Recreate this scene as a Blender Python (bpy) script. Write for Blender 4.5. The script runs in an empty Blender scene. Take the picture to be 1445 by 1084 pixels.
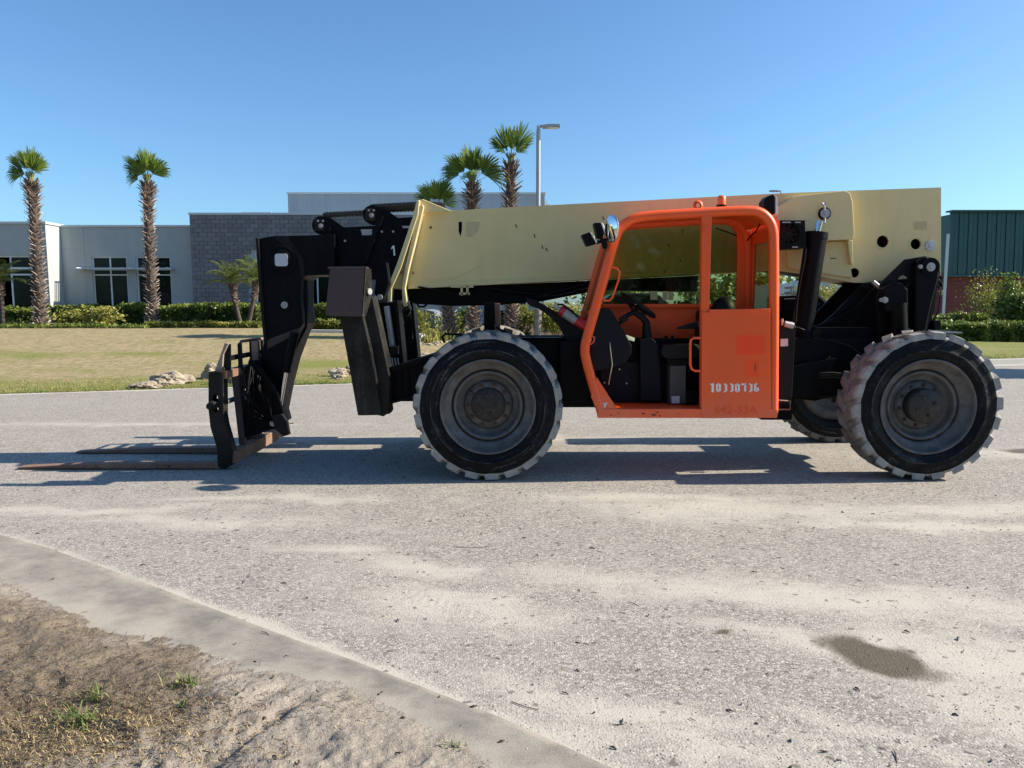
import bpy, bmesh, math, random
import numpy as np
from mathutils import Vector, Matrix, noise as mnoise
from mathutils.geometry import tessellate_polygon

random.seed(7); np.random.seed(7)
S = bpy.context.scene
COL = S.collection
R = math.radians

# ------------------------------------------------------------------ camera, sky, sun, exposure
CAM_H = 1.573; PITCH = R(6.13); FPX = 1043.0; CX = 722.5; CY = 542.0
cam_data = bpy.data.cameras.new('camera'); cam = bpy.data.objects.new('camera', cam_data); COL.objects.link(cam)
cam.location = (0, 0, CAM_H); cam.rotation_euler = (R(90) - PITCH, 0, 0)
cam_data.sensor_width = 36; cam_data.lens = FPX / 1445 * 36; cam_data.clip_start = 0.05; cam_data.clip_end = 3000
S.camera = cam
SUN = Vector((1.53, 0.10, 1.0)).normalized()
world = bpy.data.worlds.new("World"); S.world = world; world.use_nodes = True
wn = world.node_tree.nodes; wn.clear()
sky = wn.new('ShaderNodeTexSky'); sky.sky_type = 'NISHITA'; sky.sun_disc = False
sky.sun_elevation = math.asin(SUN.z); sky.sun_rotation = math.atan2(SUN.x, SUN.y)
sky.altitude = 0; sky.air_density = 1.0; sky.dust_density = 1.0; sky.ozone_density = 2.2
bg = wn.new('ShaderNodeBackground'); bg.inputs[1].default_value = 0.105
wo = wn.new('ShaderNodeOutputWorld')
tint = wn.new('ShaderNodeMix'); tint.data_type = 'RGBA'; tint.blend_type = 'MULTIPLY'; tint.inputs['Factor'].default_value = 1; tint.inputs[7].default_value = (.52, .74, .90, 1)
world.node_tree.links.new(sky.outputs[0], tint.inputs[6]); world.node_tree.links.new(tint.outputs[2], bg.inputs[0]); world.node_tree.links.new(bg.outputs[0], wo.inputs[0])
sl = bpy.data.lights.new('sun', 'SUN'); sl.energy = 4.8; sl.angle = R(0.5); sl.color = (1.0, 0.90, 0.755)
so = bpy.data.objects.new('sun', sl); COL.objects.link(so); so.location = (30, 5, 30)
so.rotation_euler = (-SUN).to_track_quat('-Z', 'Y').to_euler()
S.view_settings.view_transform = 'Standard'; S.view_settings.look = 'None'
S.view_settings.exposure = 1.0; S.view_settings.gamma = 1; S.view_settings.use_curve_mapping = False

# ------------------------------------------------------------------ geometry of the place
def ray(px, py):
    u = (px - CX) / FPX; v = (CY - py) / FPX
    return Vector((u, math.cos(PITCH) + v * math.sin(PITCH), -math.sin(PITCH) + v * math.cos(PITCH)))
def P(px, py, Y):
    d = ray(px, py); return Vector((0, 0, CAM_H)) + d * (Y / d.y)
def sstep(a, b, x):
    t = np.clip((x - a) / (b - a), 0, 1); return t * t * (3 - 2 * t)
def edge_y(x): return 15.6 + 0.305 * x
def ground_z(x, y):
    d = (y - edge_y(x)) * 0.956
    h = 0.70 * sstep(0, 15, d)
    f = sstep(4, 12, x)
    return h * (1 - f) + f * 0.30 * sstep(0, 9, d)
def G(px, py):                      # point of the ground under a pixel
    d = ray(px, py); t0 = 1.0
    for i in range(6000):
        t = 1.0 + i * 0.02
        p = Vector((0, 0, CAM_H)) + d * t
        if p.z <= ground_z(p.x, p.y): return p
    return p

# ------------------------------------------------------------------ noise on arrays
_perm = np.random.RandomState(3).rand(256, 256)
def vnoise(x, y):
    xi = np.floor(x).astype(int); yi = np.floor(y).astype(int); fx = x - xi; fy = y - yi
    fx = fx * fx * (3 - 2 * fx); fy = fy * fy * (3 - 2 * fy)
    a = _perm[xi % 256, yi % 256]; b = _perm[(xi + 1) % 256, yi % 256]; c = _perm[xi % 256, (yi + 1) % 256]; d = _perm[(xi + 1) % 256, (yi + 1) % 256]
    return (a * (1 - fx) + b * fx) * (1 - fy) + (c * (1 - fx) + d * fx) * fy
def fbm(x, y, o=4):
    s = 0; a = 0.5
    for i in range(o):
        s = s + a * vnoise(x + 17.3 * i, y + 9.1 * i); x = x * 2.03; y = y * 2.03; a *= 0.5
    return s / (1 - 0.5 ** o)

# ------------------------------------------------------------------ objects
def tag(o, label=None, cat=None, group=None, kind=None):
    if label: o['label'] = label
    if cat: o['category'] = cat
    if group: o['group'] = group
    if kind: o['kind'] = kind
    return o
def thing(name, label, cat, loc=(0, 0, 0), group=None, rz=0):
    o = bpy.data.objects.new(name, None); COL.objects.link(o); o.location = loc; o.rotation_euler = (0, 0, rz)
    o.empty_display_size = 0.2
    return tag(o, label, cat, group)
def origin(o):
    v = Vector((0, 0, 0))
    while o is not None: v += o.location; o = o.parent
    return v
def mesh_obj(name, me, mat=None, parent=None):
    o = bpy.data.objects.new(name, me); COL.objects.link(o)
    if mat is not None:
        for m in (mat if isinstance(mat, (list, tuple)) else [mat]): me.materials.append(m)
    if parent is not None: o.parent = parent
    return o

class MB:
    """collects faces in world coordinates, builds one mesh object"""
    def __init__(s): s.v = []; s.f = []; s.m = []; s.sm = []
    def add(s, vs, fs, mi=0, smooth=False):
        b = len(s.v); s.v += [tuple(v) for v in vs]
        for f in fs: s.f.append(tuple(b + i for i in f)); s.m.append(mi); s.sm.append(smooth)
        return s
    def box(s, a, b, mi=0):
        x0, x1 = sorted((a[0], b[0])); y0, y1 = sorted((a[1], b[1])); z0, z1 = sorted((a[2], b[2]))
        vs = [(x0, y0, z0), (x1, y0, z0), (x1, y1, z0), (x0, y1, z0), (x0, y0, z1), (x1, y0, z1), (x1, y1, z1), (x0, y1, z1)]
        return s.add(vs, [(0, 3, 2, 1), (4, 5, 6, 7), (0, 1, 5, 4), (1, 2, 6, 5), (2, 3, 7, 6), (3, 0, 4, 7)], mi)
    def obox(s, c, ax, ay, az, mi=0):       # oriented box: centre and three half-axis vectors
        c = Vector(c); ax = Vector(ax); ay = Vector(ay); az = Vector(az)
        vs = [c + ax * i + ay * j + az * k for k in (-1, 1) for (i, j) in ((-1, -1), (1, -1), (1, 1), (-1, 1))]
        return s.add(vs, [(0, 3, 2, 1), (4, 5, 6, 7), (0, 1, 5, 4), (1, 2, 6, 5), (2, 3, 7, 6), (3, 0, 4, 7)], mi)
    def bar(s, a, b, w, h, mi=0, up=(0, 0, 1)):
        a = Vector(a); b = Vector(b); d = b - a; L = d.length; d.normalize()
        side = d.cross(Vector(up))
        if side.length < 1e-4: side = d.cross(Vector((0, 1, 0)))
        side.normalize(); u = side.cross(d)
        return s.obox((a + b) / 2, d * L / 2, side * w / 2, u * h / 2, mi)
    def prism(s, poly, y0, y1, holes=(), mi=0, caps=(1, 1)):   # poly: (x,z) outline, extruded along Y
        loops = [list(poly)] + [list(h) for h in holes]
        fl = [[Vector((p[0], p[1], 0)) for p in l] for l in loops]
        tris = tessellate_polygon(fl)
        pts = [p for l in loops for p in l]; n = len(pts)
        vs = [(p[0], y0, p[1]) for p in pts] + [(p[0], y1, p[1]) for p in pts]
        fs = []
        for t in tris:
            a, b, c = t
            A, B, C_ = pts[a], pts[b], pts[c]
            ar = (B[0] - A[0]) * (C_[1] - A[1]) - (B[1] - A[1]) * (C_[0] - A[0])
            if ar < 0: b, c = c, b
            if caps[0]: fs.append((a, b, c))
            if caps[1]: fs.append((c + n, b + n, a + n))
        k = 0
        for li, l in enumerate(loops):
            m = len(l); ar = sum(l[i][0] * l[(i + 1) % m][1] - l[(i + 1) % m][0] * l[i][1] for i in range(m))
            ccw = ar > 0
            if li: ccw = not ccw
            for i in range(m):
                i0 = k + i; i1 = k + (i + 1) % m
                fs.append((i0, i0 + n, i1 + n, i1) if ccw else (i0, i1, i1 + n, i0 + n))
            k += m
        return s.add(vs, fs, mi)
    def pp(s, pix, y0, y1, holes=(), mi=0, caps=(1, 1)):       # outline read off at the depth y0
        q = lambda l: [(P(a, b, y0).x, P(a, b, y0).z) for a, b in l]
        return s.prism(q(pix), y0, y1, [q(h) for h in holes], mi, caps)
    def cyl(s, a, b, r, r2=None, n=20, caps=True, mi=0):
        a = Vector(a); b = Vector(b); r2 = r if r2 is None else r2
        d = (b - a).normalized(); u = d.orthogonal().normalized(); w = d.cross(u)
        vs = []
        for c, rr in ((a, r), (b, r2)):
            for i in range(n):
                t = 2 * math.pi * i / n; vs.append(c + (u * math.cos(t) + w * math.sin(t)) * rr)
        base = len(s.v)
        s.add(vs, [(i, (i + 1) % n, n + (i + 1) % n, n + i) for i in range(n)], mi, True)
        if caps:
            s.add(vs[:n], [tuple(reversed(range(n)))], mi); s.add(vs[n:], [tuple(range(n))], mi)
        return s
    def tube(s, pts, r, n=10, mi=0, closed=False, flat=None):
        pts = [Vector(p) for p in pts]; m = len(pts); vs = []; prev = None
        for i in range(m):
            if closed: d = pts[(i + 1) % m] - pts[i - 1]
            else: d = pts[min(i + 1, m - 1)] - pts[max(i - 1, 0)]
            d.normalize()
            if prev is None: u = d.orthogonal().normalized() if flat is None else (Vector(flat) - d * Vector(flat).dot(d)).normalized()
            else:
                ref = prev if flat is None else Vector(flat)
                u = (ref - d * ref.dot(d)).normalized()
            prev = u; w = d.cross(u)
            rr = r[i] if isinstance(r, (list, tuple)) else r
            for k in range(n):
                t = 2 * math.pi * k / n; vs.append(pts[i] + (u * math.cos(t) + w * math.sin(t)) * rr)
        fs = []
        for i in range(m if closed else m - 1):
            j = (i + 1) % m
            for k in range(n):
                k2 = (k + 1) % n; fs.append((i * n + k, j * n + k, j * n + k2, i * n + k2)[::-1])
        s.add(vs, fs, mi, True)
        if not closed:
            s.add(vs[:n], [tuple(range(n))], mi); s.add(vs[-n:], [tuple(reversed(range(n)))], mi)
        return s
    def lathe(s, prof, c, axis='Y', n=64, mi=0, closed=False):     # prof: (r, t) along the axis
        c = Vector(c); vs = []
        for i in range(n):
            a = 2 * math.pi * i / n
            for r, t in prof:
                if axis == 'Y': vs.append(c + Vector((r * math.cos(a), t, r * math.sin(a))))
                elif axis == 'Z': vs.append(c + Vector((r * math.cos(a), r * math.sin(a), t)))
                else: vs.append(c + Vector((t, r * math.cos(a), r * math.sin(a))))
        m = len(prof); fs = []
        for i in range(n):
            j = (i + 1) % n
            for k in range(m if closed else m - 1):
                k2 = (k + 1) % m; fs.append((i * m + k, i * m + k2, j * m + k2, j * m + k))
        return s.add(vs, fs, mi, True)
    def blob(s, c, r, sub=2, amp=0.25, fr=2.0, seed=0, sc=(1, 1, 1), mi=0, smooth=True):
        bm = bmesh.new(); bmesh.ops.create_icosphere(bm, subdivisions=sub, radius=1)
        vs = []
        for v in bm.verts:
            p = v.co.copy(); k = 1 + amp * (mnoise.noise(p * fr + Vector((seed * 7.1, seed * 3.3, seed))) + .5 * mnoise.noise(p * fr * 2.7 + Vector((seed, 1, 5))))
            vs.append((c[0] + p.x * r * k * sc[0], c[1] + p.y * r * k * sc[1], c[2] + p.z * r * k * sc[2]))
        fs = [tuple(v.index for v in f.verts) for f in bm.faces]; bm.free()
        return s.add(vs, fs, mi, smooth)
    def mesh(s, name, org=(0, 0, 0)):
        me = bpy.data.meshes.new(name); o = Vector(org)
        me.from_pydata([(v[0] - o.x, v[1] - o.y, v[2] - o.z) for v in s.v], [], s.f)
        me.polygons.foreach_set('material_index', s.m); me.polygons.foreach_set('use_smooth', s.sm); me.update()
        return me
    def build(s, name, mat, parent=None, bevel=0, kind=None, label=None, loc=None, fixn=True):
        org = origin(parent) if parent is not None else Vector((0, 0, 0))
        if loc is not None: org = Vector(loc)
        me = s.mesh(name, org)
        if fixn:
            bm = bmesh.new(); bm.from_mesh(me); bmesh.ops.recalc_face_normals(bm, faces=bm.faces); bm.to_mesh(me); bm.free()
        o = mesh_obj(name, me, mat, parent)
        if loc is not None:
            o.location = Vector(loc) - (origin(parent) if parent is not None else Vector((0, 0, 0)))
        if bevel:
            md = o.modifiers.new('bevel', 'BEVEL'); md.width = bevel; md.segments = 2; md.limit_method = 'ANGLE'; md.angle_limit = R(40)
            md.harden_normals = False
        if kind: o['kind'] = kind
        if label: o['label'] = label
        return o

def np_mesh(name, V, F, mat, kind=None, parent=None, smooth=False, attrs=None, tri=False):
    me = bpy.data.meshes.new(name); V = np.asarray(V, dtype=np.float32); F = np.asarray(F, dtype=np.int32); k = F.shape[1]
    me.vertices.add(len(V)); me.vertices.foreach_set('co', V.ravel())
    me.loops.add(F.size); me.loops.foreach_set('vertex_index', F.ravel())
    me.polygons.add(len(F)); me.polygons.foreach_set('loop_start', np.arange(0, F.size, k, dtype=np.int32))
    me.polygons.foreach_set('use_smooth', np.full(len(F), smooth)); me.update(calc_edges=True)
    if attrs:
        for n, (dom, arr) in attrs.items():
            a = me.attributes.new(n, 'FLOAT', dom); a.data.foreach_set('value', np.asarray(arr, dtype=np.float32).ravel())
    o = mesh_obj(name, me, mat, parent)
    if kind: o['kind'] = kind
    return o
def grid_mesh(name, xs, ys, zf, mat, kind, attrs=None, keep=None):
    X, Y = np.meshgrid(xs, ys); Z = zf(X, Y); V = np.stack([X, Y, Z], -1).reshape(-1, 3)
    nx, ny = len(xs), len(ys); i = np.arange(nx * ny).reshape(ny, nx)
    F = np.stack([i[:-1, :-1], i[:-1, 1:], i[1:, 1:], i[1:, :-1]], -1).reshape(-1, 4)
    A = {}
    if attrs:
        for n, fn in attrs.items(): A[n] = ('POINT', fn(X, Y))
    if keep is not None:
        K = keep(X, Y).ravel(); F = F[K[F].any(1)]
    return np_mesh(name, V, F, mat, kind, None, True, A)

# ------------------------------------------------------------------ materials
class NT:
    def __init__(s, name):
        s.mat = bpy.data.materials.new(name); s.mat.use_nodes = True; s.t = s.mat.node_tree; s.t.nodes.clear()
        s.out = s.t.nodes.new('ShaderNodeOutputMaterial'); s.bs = s.t.nodes.new('ShaderNodeBsdfPrincipled')
        s.t.links.new(s.bs.outputs[0], s.out.inputs[0])
        s.tc = s.t.nodes.new('ShaderNodeNewGeometry').outputs['Position']
    def n(s, typ, ins=None, **kw):
        nd = s.t.nodes.new(typ)
        for k, v in kw.items(): setattr(nd, k, v)
        for k, v in (ins or {}).items(): s.set(nd.inputs[k], v)
        return nd
    def set(s, sock, v):
        if isinstance(v, bpy.types.NodeSocket): s.t.links.new(v, sock)
        elif isinstance(v, (tuple, list)) and len(v) == 3 and sock.type == 'RGBA': sock.default_value = (*v, 1)
        else: sock.default_value = v
    def noise(s, sc, det=4, rough=.55, vec=None, dist=0):
        return s.n('ShaderNodeTexNoise', {'Vector': vec or s.tc, 'Scale': sc, 'Detail': det, 'Roughness': rough, 'Distortion': dist}).outputs[0]
    def vor(s, sc, out='Color', vec=None, feature='F1', rnd=1.0):
        return s.n('ShaderNodeTexVoronoi', {'Vector': vec or s.tc, 'Scale': sc, 'Randomness': rnd}, feature=feature).outputs[out]
    def ramp(s, fac, stops, interp='LINEAR'):
        nd = s.n('ShaderNodeValToRGB', {'Fac': fac}); cr = nd.color_ramp; cr.interpolation = interp
        while len(cr.elements) < len(stops): cr.elements.new(0.5)
        for e, (p, c) in zip(cr.elements, stops):
            e.position = p; e.color = (*c, 1) if isinstance(c, (tuple, list)) else (c, c, c, 1)
        return nd.outputs[0]
    def mix(s, f, a, b, mode='MIX'):
        nd = s.n('ShaderNodeMix', data_type='RGBA', blend_type=mode)
        s.set(nd.inputs['Factor'], f); s.set(nd.inputs[6], a); s.set(nd.inputs[7], b); return nd.outputs[2]
    def math(s, op, a, b=0.0, c=None):
        nd = s.n('ShaderNodeMath', operation=op); s.set(nd.inputs[0], a); s.set(nd.inputs[1], b)
        if c is not None: s.set(nd.inputs[2], c)
        return nd.outputs[0]
    def attr(s, name): return s.n('ShaderNodeAttribute', attribute_name=name).outputs['Fac']
    def scale(s, v, vec=None): return s.n('ShaderNodeMapping', {'Vector': vec or s.tc, 'Scale': v}).outputs[0]
    def bump(s, h, strength=.3, dist=.01, nrm=None):
        ins = {'Height': h, 'Strength': strength, 'Distance': dist}
        if nrm is not None: ins['Normal'] = nrm
        return s.n('ShaderNodeBump', ins).outputs[0]
    def fin(s, col, rough=.6, nrm=None, metal=0, spec=None, **kw):
        s.set(s.bs.inputs['Base Color'], col); s.set(s.bs.inputs['Roughness'], rough); s.set(s.bs.inputs['Metallic'], metal)
        if nrm is not None: s.set(s.bs.inputs['Normal'], nrm)
        if spec is not None: s.set(s.bs.inputs['Specular IOR Level'], spec)
        for k, v in kw.items(): s.set(s.bs.inputs[k], v)
        return s.mat

def paint(name, col, dirt=(.22, .19, .15), amt=.35, rough=.42, chip=None, chipamt=.0, streak=0.3, metal=0, spec=.5, lump=.12, dust=0):
    m = NT(name)
    big = m.noise(2.2, 5, .6); fine = m.noise(38, 4, .7)
    st = m.noise(9, 3, .6, vec=m.scale((1.3, 1.3, .12)))
    d = m.math('MULTIPLY', m.ramp(m.math('MULTIPLY_ADD', fine, .35, m.math('MULTIPLY', big, .65)), [(.42, 0), (.72, 1)]), amt)
    d = m.math('ADD', d, m.math('MULTIPLY', m.ramp(st, [(.52, 0), (.75, 1)]), streak * amt))
    var = m.noise(.9, 2)
    c = m.mix(m.ramp(var, [(.3, 0), (.7, 1)]), tuple(v * .9 for v in col), tuple(min(1, v * 1.08) for v in col))
    c = m.mix(d, c, dirt)
    if chip:
        ch = m.ramp(m.noise(16, 6, .75), [(.70 - chipamt * .2, 0), (.73 - chipamt * .2, 1)])
        c = m.mix(ch, c, chip)
    if dust:
        zz = m.n('ShaderNodeSeparateXYZ', {0: m.tc}).outputs[2]
        dm = m.math('MULTIPLY', m.ramp(zz, [(.50, 1), (.95, 0)]), m.ramp(m.math('MULTIPLY_ADD', fine, .5, m.math('MULTIPLY', big, .5)), [(.35, .15), (.65, .9)]))
        c = m.mix(m.math('MULTIPLY', dm, dust), c, (.42, .36, .28))
        sc1 = m.noise(2.2, 6, .8, vec=m.n('ShaderNodeMapping', {'Vector': m.tc, 'Rotation': (0, .18, 0), 'Scale': (.5, .5, 26)}).outputs[0])
        sc2 = m.noise(2.2, 6, .8, vec=m.n('ShaderNodeMapping', {'Vector': m.tc, 'Rotation': (0, -1.2, 0), 'Scale': (.8, .5, 40)}).outputs[0])
        c = m.mix(m.math('MULTIPLY', m.ramp(sc1, [(.68, 0), (.74, 1)]), .30), c, tuple(min(1, v * .62 + .03) for v in col))
        c = m.mix(m.math('MULTIPLY', m.ramp(sc2, [(.70, 0), (.75, 1)]), .30), c, tuple(v * .55 + .04 for v in col))
    r = m.math('MULTIPLY_ADD', d, .8, m.math('MULTIPLY_ADD', fine, .12, rough - .06))
    nrm = m.bump(m.noise(3.5, 2), lump, .02, m.bump(fine, .05, .003))
    return m.fin(c, r, nrm, metal, spec)
def flat(name, col, rough=.5, metal=0, spec=.5, var=.12, sc=30):
    m = NT(name); f = m.noise(sc, 4)
    c = m.mix(f, tuple(v * (1 - var) for v in col), tuple(min(1, v * (1 + var)) for v in col))
    return m.fin(c, rough, m.bump(f, .08, .003), metal, spec)

M = {}
M['black'] = paint('black_paint', (.0012, .0018, .0035), (.040, .036, .030), .16, .45, (.09, .072, .055), .05, .5, spec=.10)
M['black2'] = paint('charcoal_paint', (.006, .0068, .009), (.06, .053, .043), .16, .5, (.13, .10, .08), .0, spec=.15)
M['legblack'] = paint('worn_black_paint', (.0035, .0042, .005), (.085, .075, .06), .42, .5, (.22, .18, .14), .26, .7, spec=.2)
M['tan'] = paint('cream_paint', (.71, .58, .275), (.42, .34, .18), .25, .4, (.25, .17, .09), -.15, .6, lump=.05, dust=.01)
M['orange'] = paint('orange_paint', (.92, .10, .010), (.50, .14, .06), .22, .36, (.12, .05, .03), -.02, .6, lump=.06, dust=.35)
M['orange_dark'] = paint('orange_interior', (.92, .10, .012), (.35, .09, .03), .2, .5, lump=.06)
M['orange_red'] = flat('fresh_orange_patch', (.97, .058, .002), .4, var=.03)
M['orange_faint'] = flat('faded_red_print', (.78, .085, .014), .5)
M['rust'] = paint('rusty_steel', (.19, .095, .062), (.36, .29, .23), .65, .75, (.05, .035, .03), .42, metal=.1)
M['rustdark'] = paint('brown_steel_plate', (.060, .036, .034), (.085, .075, .085), .8, .55, (.03, .022, .022), .25, metal=.2)
M['flaky'] = paint('flaking_rust', (.30, .245, .20), (.16, .075, .045), .9, .8, (.06, .035, .03), .5)
M['chainsteel'] = paint('greasy_chain', (.07, .065, .06), (.03, .025, .02), .5, .5, (.2, .18, .16), .2, metal=.3)
M['steel'] = paint('pin_steel', (.42, .42, .42), (.2, .18, .16), .35, .4, metal=.5)
M['chrome'] = flat('chrome_rod', (.6, .6, .62), .15, 1)
M['rubber'] = flat('black_hose_rubber', (.002, .0022, .003), .5, spec=.14)
M['white'] = flat('white_print', (.78, .78, .78), .6, var=.08)
M['sticker'] = flat('sticker_white', (.50, .50, .52), .5, var=.3, sc=160)
M['yellowsticker'] = flat('sticker_yellow', (.36, .34, .20), .5, var=.4, sc=160)
M['lens'] = flat('lamp_lens', (.75, .75, .72), .25)
M['mirror'] = flat('mirror_face', (.75, .77, .8), .06, 1)
M['beacon'] = flat('beacon_orange', (.85, .16, .02), .25)
M['cloth'] = flat('seat_vinyl', (.005, .006, .008), .55, spec=.25)
M['interior'] = flat('interior_blueblack', (.003, .0045, .009), .6, spec=.2)
M['dash'] = flat('dash_charcoal', (.007, .010, .014), .55, spec=.15)
M['red'] = flat('extinguisher_red', (.42, .012, .02), .3)
M['silver'] = flat('label_silver', (.28, .285, .28), .45, .2, var=.25, sc=90)

def glass_mat(name, tint, mixf, rough=.03):
    m = NT(name)
    tr = m.n('ShaderNodeBsdfTransparent', {'Color': tint}); gl = m.n('ShaderNodeBsdfGlossy', {'Color': (.8, .85, .85), 'Roughness': rough})
    fr = m.n('ShaderNodeFresnel', {'IOR': 1.45}).outputs[0]
    k = m.math('MULTIPLY_ADD', fr, mixf, .012)
    dirt = m.ramp(m.noise(5, 5, .7, vec=m.scale((1, 1, .25))), [(.45, 0), (.8, .16)])
    mx = m.n('ShaderNodeMixShader'); m.set(mx.inputs[0], k); m.t.links.new(tr.outputs[0], mx.inputs[1]); m.t.links.new(gl.outputs[0], mx.inputs[2])
    df = m.n('ShaderNodeBsdfDiffuse', {'Color': (.34, .34, .28)})
    m2 = m.n('ShaderNodeMixShader'); m.set(m2.inputs[0], dirt); m.t.links.new(mx.outputs[0], m2.inputs[1]); m.t.links.new(df.outputs[0], m2.inputs[2])
    m.t.links.new(m2.outputs[0], m.out.inputs[0]); return m.mat
M['cabglass'] = glass_mat('tinted_cab_glass', (.70, .76, .56), .40)

# tyre: dusty grey tread, black sidewall (object space so that every wheel keeps its pattern)
def tyre_mats():
    m = NT('dusty_tread_rubber'); f = m.noise(14, 5, .65); g = m.noise(90, 3)
    h = m.noise(4, 3)
    c = m.ramp(m.math('MULTIPLY_ADD', g, .25, m.math('MULTIPLY_ADD', f, .45, m.math('MULTIPLY', h, .3))), [(.30, (.14, .138, .132)), (.5, (.30, .292, .275)), (.7, (.47, .455, .425))])
    ty_ = m.n('ShaderNodeSeparateXYZ', {0: m.n('ShaderNodeTexCoord').outputs['Object']}).outputs[1]
    mud = m.math('MULTIPLY', m.ramp(ty_, [(.02, 0), (.08, 1)]), m.ramp(h, [(.35, .35), (.65, .95)]))
    c = m.mix(mud, c, m.mix(f, (.06, .055, .047), (.17, .15, .125)))
    a = m.fin(c, .9, m.bump(f, .5, .012, m.bump(g, .3, .003)), spec=.2)
    m = NT('black_sidewall_rubber'); ob = m.n('ShaderNodeTexCoord').outputs['Object']; sp = m.n('ShaderNodeSeparateXYZ', {0: ob})
    rad = m.math('SQRT', m.math('ADD', m.math('MULTIPLY', sp.outputs[0], sp.outputs[0]), m.math('MULTIPLY', sp.outputs[2], sp.outputs[2]))); an = m.math('ARCTAN2', sp.outputs[2], sp.outputs[0])
    pol = m.n('ShaderNodeCombineXYZ', {0: m.math('MULTIPLY', rad, 22.0), 1: m.math('MULTIPLY', an, 1.1), 2: m.n('ShaderNodeObjectInfo').outputs['Random']}).outputs[0]
    g = m.noise(60, 3); f = m.math('MULTIPLY_ADD', m.noise(1.6, 6, .72, vec=pol), .62, m.math('MULTIPLY', m.noise(7, 6, .7), .40))
    c = m.ramp(m.math('MULTIPLY_ADD', g, .2, m.math('MULTIPLY', f, .8)), [(.40, (.002, .0025, .004)), (.53, (.006, .007, .009)), (.58, (.022, .023, .025)), (.66, (.12, .12, .12)), (.76, (.28, .28, .28))])
    rg = m.math('MULTIPLY', m.ramp(m.math('ABSOLUTE', m.math('SUBTRACT', rad, .508)), [(.0, 1), (.006, 0)]), m.ramp(m.noise(5, 4, .7), [(.42, 0), (.62, 1)]))
    c = m.mix(m.math('MULTIPLY', rg, .5), c, (.20, .20, .20))
    b = m.fin(c, .5, m.bump(f, .35, .008), spec=.12)
    m = NT('grey_rim_paint'); f = m.noise(9, 5, .65)
    c = m.ramp(f, [(.35, (.07, .068, .065)), (.55, (.11, .106, .10)), (.75, (.17, .163, .155))])
    r = m.fin(c, .55, m.bump(f, .1, .004), spec=.4)
    m = NT('oily_hub'); f = m.noise(22, 5, .7)
    c = m.ramp(f, [(.4, (.012, .010, .009)), (.6, (.032, .026, .021)), (.78, (.10, .08, .06))])
    h = m.fin(c, .6, m.bump(f, .3, .006))
    return a, b, r, h
M['tread'], M['sidewall'], M['rim'], M['hub'] = tyre_mats()
M['lugnut'] = flat('rusty_lug_nut', (.075, .040, .030), .7, .2, var=.4)
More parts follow.
